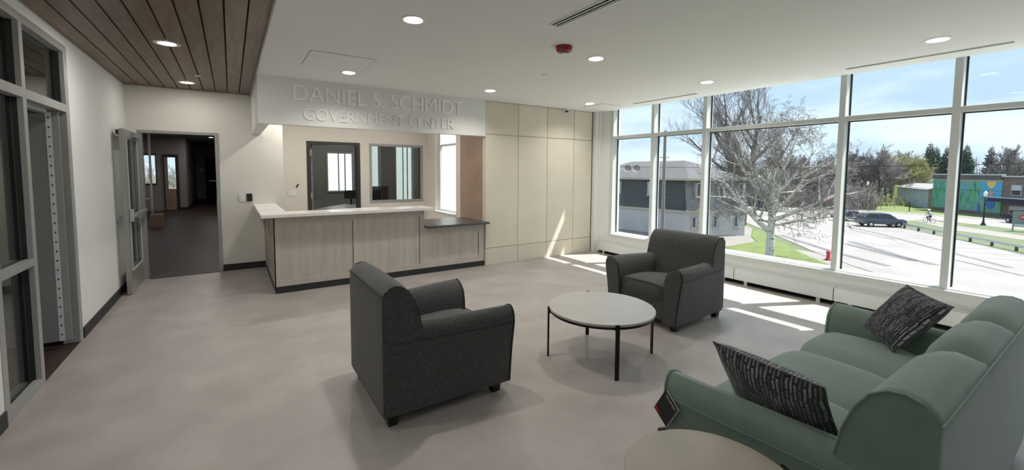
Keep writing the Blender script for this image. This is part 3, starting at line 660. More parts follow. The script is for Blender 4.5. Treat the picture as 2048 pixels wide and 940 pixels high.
# ================================================================ SEATING
BACK = [(.0,.10),(.0,.45),(.0,.72),(.002,.84),(.015,.868),(.045,.892),(.085,.903),(.13,.896),(.175,.866),(.215,.80),(.245,.71),(.265,.60),(.285,.48),(.30,.40),(.30,.10)]
AF = [(-.02,.075),(-.045,.20),(-.075,.33),(-.115,.45),(-.140,.53),(-.135,.585),(-.10,.622),(-.05,.640),(.0,.635),(.045,.612),(.085,.57),(.105,.50),(.115,.40),(.12,.25),(.12,.075)]
AR = [(.0,.075),(.0,.20),(.0,.33),(.0,.45),(.0,.53),(.005,.575),(.03,.607),(.07,.622),(.11,.618),(.14,.60),(.155,.57),(.158,.50),(.158,.40),(.158,.25),(.158,.075)]
D = .93
FLARE = [.5]
def arm_ring(side, hw, d, inset=0.0):
    s = min(1,max(0,d/D)); s = s*s*(3-2*s)
    AF_ = [((w*FLARE[0] if w < 0 else w+(1-FLARE[0])*.03), z) for w, z in AF]
    pts = [(a[0]+(b[0]-a[0])*s, a[1]+(b[1]-a[1])*s) for a, b in zip(AR, AF_)]
    cx = sum(p[0] for p in pts)/len(pts); cz = .40
    if inset: pts = [(p[0]+(cx-p[0])*inset, p[1]+(cz-p[1])*inset*.5 if p[1] > .1 else p[1]) for p in pts]
    return [(side*(hw-w), d-D/2, z) for w, z in pts]
def seating(name, label, cat, bw, cuts, seatcuts, fab, pipe, seat_z=.455):
    t = thing(name, label, cat); hw = bw/2
    for side in (-1,1):
        rings = [arm_ring(side,hw,d,i) for d,i in ((.012,.08),(.03,0))]+[arm_ring(side,hw,.03+.87*k/10) for k in range(1,11)]+[arm_ring(side,hw,.922,.03),arm_ring(side,hw,.932,.10)]
        a = MB().loft(rings).obj('armrest',fab,t,smooth=True)
        fr = arm_ring(side,hw,.918)
        MB().tube([Vector(p) for p in fr],.0055,6).obj('piping',pipe,a,smooth=True)
        sl = [arm_ring(side,hw,.05+.86*k/10)[4] for k in range(11)]
        MB().tube([(p[0]+side*.001,p[1],p[2]) for p in sl],.0025,5).obj('seam',pipe,a,smooth=True)
    # back sections
    n = len(cuts)-1
    for i in range(n):
        x0, x1 = cuts[i], cuts[i+1]; rings = []
        K = 14
        for k in range(K+1):
            u = k/K; x = x0+(x1-x0)*(.5-.5*math.cos(PI*u)) if n > 1 else x0+(x1-x0)*u
            e = (1-abs(2*((x-x0)/(x1-x0))-1)**4); end = (i == 0 and k == 0) or (i == n-1 and k == K)
            dip = .05 if n > 1 else .012
            low_l = 0 if (i == 0 and u < .5) else 1; low_r = 0 if (i == n-1 and u > .5) else 1
            q = dip*(1-e)*(low_l if u < .5 else low_r) if n > 1 else dip*(1-e)*.6
            r = []
            for (d, z) in BACK:
                topf = max(0,min(1,(z-.45)/.25)); f = max(0,min(1,d/.05))
                zz = z-q*topf*(.3+.7*f); dd = d-(q*1.0*f*topf if d > .1 else 0)
                if end: zz = zz-.006*topf; dd = dd-.006*f if d > .1 else dd+.004
                r.append((x, dd-D/2, zz))
            rings.append(r)
        MB().loft(rings).obj('backrest' if n == 1 else 'back_section',fab,t,smooth=True)
    for side in (-1,1):
        dz = -.011 if n == 1 else -.003
        pts = [(side*(hw+.001), d-D/2-(.008 if d > .1 and n == 1 else 0), z+dz*min(1,max(0,(z-.6)/.2))) for d, z in BACK[3:12]]
        MB().tube(pts[2:],.0042,6).obj('back_piping',pipe,t,smooth=True)
    MB().tube([(x, -D/2-.001, .838) for x in (-hw,0,hw)],.003,5).obj('back_seam',pipe,t)
    # seat cushions
    m = len(seatcuts)-1
    prof = [(.27,.30),(.86,.27),(.895,.29),(.905,.34),(.902,.41),(.885,seat_z-.008),(.85,seat_z+.006),(.70,seat_z+.012),(.50,seat_z+.004),(.27,seat_z-.03)]
    for i in range(m):
        x0, x1 = seatcuts[i]+.002, seatcuts[i+1]-.002; rings = []; K = 14
        for k in range(K+1):
            x = x0+(x1-x0)*(.5-.5*math.cos(PI*k/K)); e = 1-abs(2*(x-x0)/(x1-x0)-1)**3.2
            rings.append([(x, d-D/2-(.02*(1-e) if d > .8 else 0), z+(.026*e-.012 if z > .40 else (-.004*e))) for d, z in prof])
        c = MB().loft(rings).obj('seat_cushion',fab,t,smooth=True)
        if m == 1: MB().tube([(x0+(x1-x0)*k/8, .896-D/2, seat_z-.012+.016*(1-abs(k/4-1)**3)) for k in range(9)],.004,5).obj('piping',pipe,c,smooth=True)
    MB().box(-hw+.10,hw-.10,.02-D/2,.885-D/2,.085,.285).obj('base_frame',fab,t,bevel=.006)
    for sx_ in (-1,1):
        for d in (.07,.83):
            x, y = sx_*(hw-.055), d-D/2
            MB().loft([[(x+a*r,y+b*r,z) for a,b in ((-1,-1),(1,-1),(1,1),(-1,1))] for z,r in ((0,.028),(.088,.038))]).obj('leg','leg_black',t)
    return t
ch = seating('armchair','charcoal armchair near the desk with its back to the viewer','armchair',.82,[-.41,.41],[-.27,.27],'charcoal','charcoal_pipe',.44)
ch['group'] = 'charcoal armchairs around the coffee table'
ch2 = dup(ch, label='charcoal armchair facing left beside the windows')
ch.location = (1.192,2.89,0); ch.rotation_euler = (0,0,-PI/2)
ch2.location = (4.035,2.89,0); ch2.rotation_euler = (0,0,PI/2+.03)
FLARE[0] = .4
sofa = seating('sofa','sage green three seat sofa at the lower right','sofa',1.94,[-.97,-.24,.38,.97],[-.84,-.28,.28,.84],'green','green_pipe',.475)
sofa.location = (2.73,.755,0)

def pillow(name, label, A, Bc, C, Dc, thick, nrm):
    A, Bc, C, Dc = map(Vector, (A,Bc,C,Dc)); n = Vector(nrm).normalized(); K = 18
    vs = []; fs = []; uvs = []
    for s in (1,-1):
        for i in range(K+1):
            for j in range(K+1):
                u, v = i/K, j/K; a, b = 2*u-1, 2*v-1
                pin = .05; uu = u+(.5-u)*pin*(1-b*b)*abs(a)**2; vv = v+(.5-v)*pin*(1-a*a)*abs(b)**2
                p = A.lerp(Bc,uu).lerp(Dc.lerp(C,uu),vv)
                h = thick*((1-a**4)*(1-b**4))**.55*(.75+.25*(1-a*a)*(1-b*b))
                h += .004*math.sin(9*a+4*b)*(1-a*a)*(1-b*b)
                vs.append(p+n*h*s); uvs.append((u+.37*(s<0), v))
    W = K+1
    for s in range(2):
        o = s*W*W
        for i in range(K):
            for j in range(K):
                q = (o+i*W+j,o+(i+1)*W+j,o+(i+1)*W+j+1,o+i*W+j+1); fs.append(q if s == 0 else q[::-1])
    me = bpy.data.meshes.new(name); me.from_pydata(vs,[],fs); me.materials.append(M['pillow'])
    ul = me.uv_layers.new(name='UVMap')
    for l in me.loops: ul.data[l.index].uv = uvs[l.vertex_index]
    bm = bmesh.new(); bm.from_mesh(me); bmesh.ops.recalc_face_normals(bm, faces=bm.faces)
    bmesh.ops.remove_doubles(bm, verts=bm.verts, dist=.0005); bm.to_mesh(me); bm.free()
    for p in me.polygons: p.use_smooth = True
    o = bpy.data.objects.new(name, me); COL.objects.link(o)
    tag(o, label, 'pillow', 'streaked throw pillows on the sofa'); return o
pillow('throw_pillow','dark streaked throw pillow leaning on the near arm of the sofa',(1.80,1.04,.835),(1.755,.585,.83),(2.03,.60,.50),(2.07,1.07,.50),.065,(.8,0,.6))
pillow('throw_pillow','dark streaked throw pillow propped in the far corner of the sofa by the windows',(3.74,.83,.86),(3.60,.58,.80),(3.38,.79,.49),(3.50,.985,.575),.065,(-.5,.75,.45))
t = thing('hang_tag', 'black square paper tag hanging on the near sofa arm', 'tag', (1.700,1.20,.48))
def card(mat_, cs, dx, nm):
    # card corners in (y,z) on a vertical plane
    vs = [(dx,y-1.20,z-.48) for y,z in cs]+[(dx+.002,y-1.20,z-.48) for y,z in cs]
    return MB().add(vs,[(0,1,2,3),(7,6,5,4),(0,4,5,1),(1,5,6,2),(2,6,7,3),(3,7,4,0)]).obj(nm,mat_,t)
cs = [(1.194,.568),(1.128,.499),(1.186,.390),(1.256,.453)]
card('tag_black',cs,-.012,'card'); card('white_print',[(1.191,.568),(1.124,.499),(1.183,.388),(1.190,.394)],-.006,'back_card')
card('tag_red',[(1.254,.454),(1.235,.473),(1.222,.442),(1.231,.432)],-.0135,'emblem')
ux = (Vector((0,1.128,.499))-Vector((0,1.194,.568))).normalized(); uz = (Vector((0,1.194,.568))-Vector((0,1.256,.453))).normalized()
flat_text('lettering','DECOR-REST','white_print',t,Vector((-.0135,1.187-1.20,.545-.48))-uz*.006,ux,uz,.010,.072)

# ================================================================ TABLES
def round_table(name, label, x, y, z, R, top, angs, legs_top):
    t = thing(name, label, 'table', (x,y,0), 0, 'round black legged tables')
    MB().lathe(0,0,[(R-.006,z-.022),(R,z-.019),(R,z-.003),(R-.003,z)],72).obj('table_top',top,t,smooth=True)
    MB().lathe(0,0,[(R-.012,z-.040),(R-.004,z-.040),(R-.004,z-.022),(R-.012,z-.022),(R-.012,z-.040)],72,False).obj('rim','black_metal',t,smooth=True)
    MB().tube([((R-.03)*math.cos(rad(angs[0])),(R-.03)*math.sin(rad(angs[0])),z-.032),((R-.03)*math.cos(rad(angs[2])),(R-.03)*math.sin(rad(angs[2])),z-.032)],.008,6).obj('stretcher','black_metal',t)
    MB().tube([((R-.03)*math.cos(rad(angs[1])),(R-.03)*math.sin(rad(angs[1])),z-.034),((R-.03)*math.cos(rad(angs[3])),(R-.03)*math.sin(rad(angs[3])),z-.034)],.008,6).obj('stretcher','black_metal',t)
    for a in angs:
        c, s = math.cos(rad(a)), math.sin(rad(a)); mb = MB()
        def ob(r0,r1,w,z0,z1):
            ps = [(r0*c-w*s,r0*s+w*c),(r0*c+w*s,r0*s-w*c),(r1*c+w*s,r1*s-w*c),(r1*c-w*s,r1*s+w*c)]; mb.prism(ps,z0,z1)
        ob(R+.001,R+.015,.016,0,z+.002); ob(R-.03,R+.001,.016,z-.05,z-.023)
        mb.obj('leg','black_metal',t,bevel=.001,seg=1)
    return t
round_table('coffee_table','round grey topped coffee table between the two armchairs',2.648,2.54,.432,.452,'table_top',[150,60,240,-30],0)
round_table('end_table','smaller beige topped round table at the bottom edge beside the sofa arm',1.335,.752,.55,.29,'table_top_oak',[69,159,249,-21],0)
# ================================================================ OUTSIDE
G = -5.2
def poly(name, pts, z, m, label, cat, h=.01):
    return struct(MB().prism(pts, G+z-h-.05, G+z).obj(name, m), label, cat)
poly('ground', [(-500,-500),(600,-500),(600,600),(-500,600)], -.05, 'grass_dull', 'grassy ground around the building', 'ground')
poly('ground', [(7,-60),(30,-60),(42,18),(53,26),(75,46),(90,60),(130,90),(128,96),(60,52),(30,36),(25,26),(7,20)], -.03, 'concrete', 'pale concrete apron and walk beside the lawn', 'walkway')
poly('street', [(33,-60),(94,-60),(94,36),(140,82),(130,92),(76,46),(56,27.5),(42,15.5),(38,11.5),(30,2)], 0, 'asphalt', 'pale sunlit asphalt parking lot and street', 'street')
poly('lawn', [(28,21.5),(37.6,20.8),(43,20.7),(46,22.7),(53.1,26.1),(40.3,15.8),(36.3,12.1),(24,0),(14,0),(14,14)], .02, 'grass', 'bright green lawn wedge under the birch', 'lawn')
poly('verge', [(73,18.5),(62.7,10.4),(55.4,5.2),(34,-12),(45,-30),(73.2,-2),(80.6,8.4),(86,16.5),(80,18.5)], .02, 'grass_dull', 'grass verge between parking lot and street', 'verge')
poly('pavement', [(80,17.2),(71.6,11.9),(67.5,6.4),(50,-16),(54,-20),(72.4,6.9),(78.4,13.0),(84.5,16.6)], .04, 'concrete', 'pale concrete path through the grass verge', 'path')
poly('pavement', [(94,-60),(97,-60),(97,34),(143,80),(140,83),(94,37)], .03, 'concrete', 'far sidewalk across the street', 'sidewalk')
poly('street', [(-80,36),(30,44),(30,150),(-80,150)], 0, 'asphalt', 'pale paved ground beyond the far room windows', 'street')
poly('lawn', [(97,10),(150,-5),(170,60),(140,75),(97,33)], .02, 'grass', 'bright far lawn in front of the metal shed', 'lawn')
for i, pts in enumerate(([(65.5,20.8),(60.4,15.9),(52.4,9.6),(47,5)], [(51.1,15.7),(45.7,10.7),(43.5,8.2)], [(49.2,15.5),(47,13),(44,9.5)], [(47.4,7.8),(43.9,4.0)], [(70,22),(62,19),(56,13.5)], [(49.7,21.5),(42.9,14.2),(40,10)])):
    mb = MB(); w = (.22,.3,.35,.15,.12,.3)[i]
    for a, b in zip(pts[:-1], pts[1:]):
        d = (Vector(b)-Vector(a)).normalized(); n = Vector((-d.y,d.x))*w
        mb.prism([tuple(Vector(a)+n),tuple(Vector(b)+n),tuple(Vector(b)-n),tuple(Vector(a)-n)], G+.001, G+.012)
    struct(mb.obj('tar_seal','tar'), ['long dark tar seal across the middle of the lot','dark tar seal nearest the building','second dark tar seal near the building','short thin tar seal at the right of the lot','thin tar seal far in the lot','dark seal along the kerb under the birch'][i], 'tar seal')
stall = sempty('parking_lines','faded white parking stall lines by the guard rail','road markings')
for k in range(9):
    a = Vector((70.5-k*2.15*1.02, 16.6-k*1.62)); b = a+Vector((-2.9,3.9)); n = Vector((.8,.6))*.06
    MB().prism([tuple(a+n),tuple(b+n),tuple(b-n),tuple(a-n)], G+.013, G+.018).obj('line','paint_line',stall)

def guard_rail():
    t = thing('guard_rail','long grey metal guard rail at the edge of the parking lot','guard rail')
    a, b = Vector((72,18.2)), Vector((45,-5)); d = (b-a).normalized(); n = Vector((-d.y,d.x)); L = (b-a).length
    prof = [(0,.38),(.05,.42),(.0,.47),(.05,.52),(.0,.58),(.03,.60),(.03,.37)]
    prof = [(0,.36),(.05,.40),(.05,.45),(.0,.48),(.05,.51),(.05,.56),(.0,.60),(-.03,.60),(-.03,.36)]
    MB().loft([[(a.x+d.x*s+n.x*o, a.y+d.y*s+n.y*o, G+z) for o, z in prof] for s in (0,L)]).obj('rail','galv',t)
    for k in range(14):
        p = a+d*(.8+k*2.6)
        MB().box(-.12,.12,-.10,.10,0,.36).obj('post','bark_dark',t).location = (p.x,p.y,G+.02)
guard_rail()

def lamp_post(x, y, h, label):
    t = thing('street_lamp', label, 'street lamp', (x,y,G), 0, 'black street lamps')
    MB().lathe(0,0,[(.28,0),(.25,.15),(.14,.35),(.11,.5),(.08,.9),(.06,h*.6),(.05,h-.7)],12).obj('pole','black_metal',t,smooth=True)
    MB().lathe(0,0,[(.07,h-.7),(.12,h-.62),(.18,h-.45),(.19,h-.3),(.15,h-.12),(.07,h),(.02,h+.1)],14).obj('globe','globe',t,smooth=True)
lamp_post(98.6,28.2,5.2,'black street lamp with white globe left of the shed')
lamp_post(82.4,11.3,4.5,'black street lamp with white globe before the mural')

def utility_pole():
    t = thing('utility_pole','tall weathered wooden utility pole in front of the grey building','utility pole',(33.75,24.75,G))
    MB().cyl(0,0,0,10.6,.17,12,.13).obj('pole','pole_wood',t,smooth=True)
    B(-.06,.06,-.5,.5,8.1,8.2).obj('bracket','galv',t)
utility_pole()
tag(MB().tube([(33.2,44,2.3),(35,20,1.98),(37.6,13.7,2.0),(39.8,4.02,2.22),(45,-30,3.4)],.022,6).obj('overhead_wire','black_metal'),'black overhead wire crossing the view outside the windows','cable')
tag(MB().tube([(90,24,-.55),(86,12,-.75),(84,5,-.5),(80,-10,.6)],.02,5).obj('overhead_wire','black_metal'),'thin lower cable in front of the mural','cable')

# near building with mansard roof
def near_building():
    t = thing('apartment_building','two storey white building with grey mansard roof and satellite dishes','building')
    A = Vector((39.22,25.97)); Bp = Vector((46.3,23.3)); C = Vector((37.4,40)); Dd = Vector((49,39))
    fp = [A,Bp,Dd,C]; zb, zm, ze, zr = G, -2.62, .72, 2.9
    cen = (A+Bp+C+Dd)/4
    ins = [p+(cen-p).normalized()*.25 for p in fp]
    MB().prism([tuple(p) for p in ins],zb,zm).obj('wall','siding_white',t)
    MB().prism([tuple(p+(cen-p).normalized()*-.03) for p in fp],zm-.02,zm+.22).obj('eave_band','eave_cream',t)
    top = [p+(cen-p).normalized()*.55 for p in fp]
    # shingle rows: shaded side in the darker colour, sunlit side in the lighter
    def face(a,b,a2,b2,m,rows):
        mb = MB(); nrm = Vector(((b-a).y,-(b-a).x)).normalized()
        if nrm.dot(a-cen) < 0: nrm = -nrm
        for k in range(rows):
            u0, u1 = k/rows, (k+1)/rows
            p0, p1 = a.lerp(a2,u0)+nrm*.06, b.lerp(b2,u0)+nrm*.06; q0, q1 = a.lerp(a2,u1), b.lerp(b2,u1)
            z0, z1 = zm+.2+(ze-zm-.2)*u0, zm+.2+(ze-zm-.2)*u1
            i0, i1 = p0-nrm*.2, p1-nrm*.2
            mb.add([(p0.x,p0.y,z0),(p1.x,p1.y,z0),(q1.x,q1.y,z1),(q0.x,q0.y,z1),(i0.x,i0.y,z0),(i1.x,i1.y,z0)],[(0,1,2,3),(0,4,5,1)])
        o = mb.obj('shingle_rows',m,t,fix=False); o['kind'] = 'stuff'; return o
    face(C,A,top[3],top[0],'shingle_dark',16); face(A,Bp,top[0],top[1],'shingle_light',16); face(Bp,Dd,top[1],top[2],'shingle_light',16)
    MB().prism([tuple(p) for p in top],zm,ze).obj('upper_core','shingle_dark',t)
    ev = [p-(cen-p).normalized()*.15 for p in fp]
    MB().prism([tuple(p) for p in ev],ze,ze+.22).obj('fascia','eave_cream',t)
    r0, r1 = (A+Bp)/2+(cen-(A+Bp)/2)*.55, (C+Dd)/2+(cen-(C+Dd)/2)*.4
    vs = [(p.x,p.y,ze+.22) for p in ev]+[(r0.x,r0.y,zr),(r1.x,r1.y,zr)]
    MB().add(vs,[(0,1,4),(1,2,5,4),(2,3,5),(3,0,4,5),(3,2,1,0)]).obj('roof','roof_grey',t)
    def win(a,b,u,w,z0,z1,upper):
        d = (b-a).normalized(); n = Vector((d.y,-d.x))
        if n.dot(a-cen) < 0: n = -n
        c = a.lerp(b,u); o_ = .10 if upper else -.14
        def pt(s,o,z): p = c+d*s+n*o; return (p.x,p.y,z)
        def bx(s0,s1,o0,o1,q0,q1,nm,m,par):
            return MB().add([pt(s0,o0,q0),pt(s1,o0,q0),pt(s1,o1,q0),pt(s0,o1,q0),pt(s0,o0,q1),pt(s1,o0,q1),pt(s1,o1,q1),pt(s0,o1,q1)],[(0,3,2,1),(4,5,6,7),(0,1,5,4),(1,2,6,5),(2,3,7,6),(3,0,4,7)]).obj(nm,m,par)
        f = bx(-w,w,-.5,o_,z0,z1,'window','siding_white',t)
        bx(-w+.1,w-.1,o_,o_+.02,z0+.14,z1-.1,'pane','win_dark',f)
        bx(.02,w-.14,o_+.02,o_+.03,z0+.18,z1-.14,'curtain','curtain',f)
        bx(-w-.1,w+.1,o_-.1,o_+.08,z0-.08,z0,'window_sill','siding_white',f)
    for u in (.20,.56,.88): win(A,Bp,u,.42,-1.0,.45,True)
    for u in (.16,.50,.84): win(A,Bp,u,.36,-4.3,-3.05,False)
    for u in (.28,.60): win(A,C,u,.5,-.95,.50,True)
    for u in (.28,.75): win(A,C,u,.4,-4.3,-3.1,False)
    for px,py,nm in ((37.3,32.4,'satellite dish on the grey roof, farther left'),(37.6,31.4,'satellite dish on the grey roof, nearer the pole')):
        s = thing('satellite_dish','small round grey '+nm,'satellite dish',(px+.35,py,ze+.22),0,'satellite dishes on the grey roof')
        MB().tube([(0,0,0),(0,0,.5),(-.1,0,.75)],.03,6).obj('mast','galv',s)
        rings = []
        ax = Vector((-.62,-.70,.35)).normalized(); u = ax.orthogonal().normalized(); v = ax.cross(u)
        for k in range(5):
            r = .46*k/4+.001; rings.append([Vector((-.1,0,.95))+ax*(r*r*.55)+(u*math.cos(q)+v*math.sin(q)*.9)*r for q in [2*PI*j/16 for j in range(16)]])
        MB().loft(rings,False).obj('dish','pole_wood',s,smooth=True)
        MB().tube([(-.1,0,.6),tuple(Vector((-.1,0,.95))+ax*.45)],.02,5).obj('feed_arm','galv',s)
near_building()

# shed, mural building
def shed():
    t = thing('metal_shed','blue grey metal shed on the lawn beside the mural','shed')
    a,b,c = Vector((128,32)),Vector((112.5,22.8)),Vector((118.0,17.5)); d = a+(c-b)
    MB().prism([tuple(a),tuple(b),tuple(c),tuple(d)],G,-1.5).obj('wall','shed_blue',t)
    n = (c-b).normalized()
    e = (a-b).normalized()
    for k in range(22):
        p = b+(a-b)*(k+.5)/22
        MB().prism([tuple(p-n*.06-e*.06),tuple(p-n*.06+e*.06),tuple(p+e*.06),tuple(p-e*.06)],G,-1.52).obj('rib','shed_blue',t)
    MB().prism([tuple(b-e*.05),tuple(c-e*.05),tuple(c+e*.02),tuple(b+e*.02)],G,-1.5).obj('end_wall','shed_end',t)
    m0, m1 = (b+c)/2, (a+d)/2; ov = n*.3
    vs = [(b-ov-e*.3),(a-ov+e*.3),(m1+e*.3),(m0-e*.3),(c+ov-e*.3),(d+ov+e*.3)]; zs = [-1.5,-1.5,-.55,-.55,-1.5,-1.5]
    MB().add([(p.x,p.y,z) for p,z in zip(vs,zs)]+[(p.x,p.y,z-.15) for p,z in zip(vs,zs)],[(0,1,2,3),(3,2,5,4),(6,9,8,7),(9,10,11,8),(0,6,7,1),(4,5,11,10),(0,3,9,6),(3,4,10,9)]).obj('roof','shed_roof',t)
    tag(MB().box(134,148,21,33,G,-1.1).add([(134,21,-1.1),(148,21,-1.1),(148,33,-1.1),(134,33,-1.1),(136,27,1.3),(146,27,1.3)],[(0,1,5,4),(1,2,5),(2,3,4,5),(3,0,4)]).obj('far_house','teal_roof'),'low house with teal grey roof behind the shed','house')
shed()
def mural_building():
    t = thing('mural_building','low brown brick building with a colourful painted mural wall','building')
    a, b, c = Vector((110.0,21.7)), Vector((101.2,12.1)), Vector((90,-1.0))
    n = Vector(((b-a).y,-(b-a).x)).normalized(); n = n if n.x > 0 else -n     # away from the street
    back = n*18
    MB().prism([tuple(a),tuple(b),tuple(b+back),tuple(a+back)],G,1.2).obj('wall','brick',t)
    MB().prism([tuple(b),tuple(c),tuple(c+back),tuple(b+back)],G,1.1).obj('wall','brick',t)
    f = -n
    def slab(p,q,o0,o1,z0,z1,nm,m,par=t):
        return MB().prism([tuple(p+f*o0),tuple(q+f*o0),tuple(q+f*o1),tuple(p+f*o1)],z0,z1).obj(nm,m,par)
    slab(a,b,0,.25,.62,1.35,'parapet','brick_top'); slab(a,b,-.3,.35,1.35,1.55,'coping','galv'); slab(b,c,-.3,.3,1.1,1.3,'coping','galv')
    for z in (.85,1.1): slab(a,b,.25,.32,z,z+.07,'brick_course','brick_top')
    slab(a,b,.0,.1,.35,.6,'mural_ledge','eave_cream')
    # mural wall plane with its own coordinates
    L = (b-a).length; me = bpy.data.meshes.new('mural'); p0, p1 = a+f*.06, b+f*.06
    me.from_pydata([(p0.x,p0.y,G+.55),(p1.x,p1.y,G+.55),(p1.x,p1.y,.35),(p0.x,p0.y,.35)],[],[(0,1,2,3)]); me.materials.append(M['mural'])
    ul = me.uv_layers.new(name='UVMap')
    for l, uv in zip(me.loops, ((0,0),(L,0),(L,5),(0,5))): ul.data[l.index].uv = uv
    mo = bpy.data.objects.new('mural', me); COL.objects.link(mo); mo.parent = t
    slab(a,b,.0,.12,G,G+.55,'plinth','brick_top')
    def blob(u,z,w,h,m,sides=20,o=.09,shape=None):
        e = (b-a).normalized(); cc = a+(b-a)*u+f*o
        pts = shape or [(math.cos(2*PI*k/sides),math.sin(2*PI*k/sides)) for k in range(sides)]
        MB().add([(cc.x+e.x*w*x,cc.y+e.y*w*x,z+h*y) for x,y in pts],[tuple(range(len(pts)))]).obj('painted_shape',m,mo,fix=False)
    sq = [(-1,-1),(1,-1),(1,1),(-1,1)]
    blob(.86,-1.0,1.75,1.3,'mural_blue',shape=sq); blob(.865,-.2,.75,.6,'mural_yellow',o=.11,shape=[(-1,.9),(-1,.2),(-.5,-.7),(0,-1),(.5,-.7),(1,.2),(1,.9)])
    blob(.865,-1.75,.55,.85,'mural_pink',o=.12,shape=[(-1,.4),(0,1),(1,.3),(.4,-.5),(0,-1),(-.4,-.5)])
    blob(.86,-3.2,.75,.85,'mural_navy',o=.11); blob(.72,-4.0,.45,.9,'mural_navy',o=.1,shape=[(-.2,1),(1,-1),(-1,-1)])
    for u,z,w,h,m in ((.50,-1.0,.22,1.1,'mural_blue'),(.63,-2.2,.3,1.2,'mural_green'),(.42,-3.6,.4,.7,'mural_blue'),(.98,-3.4,.25,1.6,'mural_green'),(.97,-1.6,.3,.8,'mural_green')): blob(u,z,w,h,m,12,.085)
    # upstairs window, awning, ground window
    e = (c-b).normalized()
    def wn(s,w,z0,z1):
        p = b+e*s; q = b+e*(s+w); fr = slab(p,q,0,.08,z0,z1,'window','siding_white'); slab(p+e*.12,q-e*.12,.08,.1,z0+.12,z1-.1,'pane','win_dark',fr); slab(p+e*.12,q-e*.12,.1,.12,(z0+z1)/2,z1-.1,'blind','curtain',fr)
    wn(1.3,1.5,-1.75,-.1); wn(1.2,3.4,-4.6,-3.3); wn(7,1.5,-1.75,-.1)
    slab(b-e*.6,b+e*9,.0,1.6,-2.75,-2.15,'awning','navy')
    slab(b-e*.6,b+e*9,.0,1.7,-2.15,-2.05,'awning_top','galv')
    slab(b+e*5.6,b+e*6.3,.0,.15,G,-2.8,'red_door','sign_red')
mural_building()

# signs
def signs():
    t = thing('stop_sign','small red octagonal sign across the street seen behind the birch','road sign',(94.5,32.7,G))
    MB().cyl(0,0,0,2.6,.05,8).obj('pole','galv',t)
    n = Vector((-.94,-.33,0)); u = Vector((.33,-.94,0))
    def octo(r,o,nm,m):
        ps = [n*o+u*(r*math.cos(rad(22.5+45*k)))+Vector((0,0,1.55+r*math.sin(rad(22.5+45*k)))) for k in range(8)]
        MB().loft([[p-n*.02 for p in ps],ps]).obj(nm,m,t)
    octo(.62,.06,'plate_back','white_print'); octo(.56,.09,'plate','sign_red')
    t = thing('board_sign','grey green board sign with a red oval on two posts at the right edge','sign',(77.6,7.7,G))
    u = Vector((.12,-.99,0)); n = Vector((-.99,-.12,0))
    def bx(s0,s1,o0,o1,z0,z1,nm,m):
        MB().add([tuple(u*s+n*o+Vector((0,0,z))) for z in (z0,z1) for s,o in ((s0,o0),(s1,o0),(s1,o1),(s0,o1))],[(0,3,2,1),(4,5,6,7),(0,1,5,4),(1,2,6,5),(2,3,7,6),(3,0,4,7)]).obj(nm,m,t)
    bx(-.62,-.50,-.05,.05,0,1.1,'post','sign_green'); bx(1.1,1.22,-.05,.05,0,1.1,'post','sign_green'); bx(-.65,1.25,-.06,.06,.95,2.35,'board','sign_green')
    bx(.35,.85,.06,.07,.58,.85,'notice','white_print'); bx(-.5,1.1,-.02,.02,.5,.9,'lower_board','galv')
    ps = [n*.09+u*(.35+.52*math.cos(2*PI*k/20))+Vector((0,0,1.72+.36*math.sin(2*PI*k/20))) for k in range(20)]
    MB().loft([[p-n*.02 for p in ps],ps]).obj('red_oval','sign_red',t); bx(-.0,.7,.09,.11,1.68,1.76,'white_bar','white_print')
    t = thing('warning_sign','narrow yellow sign on a thin pole before the shed','road sign',(105,25.8,G))
    MB().cyl(0,0,0,2.2,.05,8).obj('pole','galv',t); MB().cyl(0,0,2.2,4.6,.22,10,.18).obj('plate','yellow_sign',t)
    t = thing('traffic_cone','small red hydrant beside the walk at the foot of the window','hydrant',(38.9,13.3,G))
    MB().lathe(0,0,[(.20,0),(.20,.08),(.13,.10),(.13,.5),(.17,.52),(.15,.62),(.06,.72)],12).obj('barrel','sign_red',t,smooth=True); MB().tube([(-.24,0,.40),(.24,0,.40)],.06,8).obj('nozzle','sign_red',t,smooth=True)
    t.name = 'fire_hydrant'
    for x,y,h,lb in ((100.6,22.7,1.6,'short thin black post on the far lawn'),(97.6,26.6,1.5,'short thin black post beside the far sidewalk')):
        tag(MB().cyl(x,y,G,G+h,.07,8).obj('marker_post','black_metal'), lb, 'post')
signs()

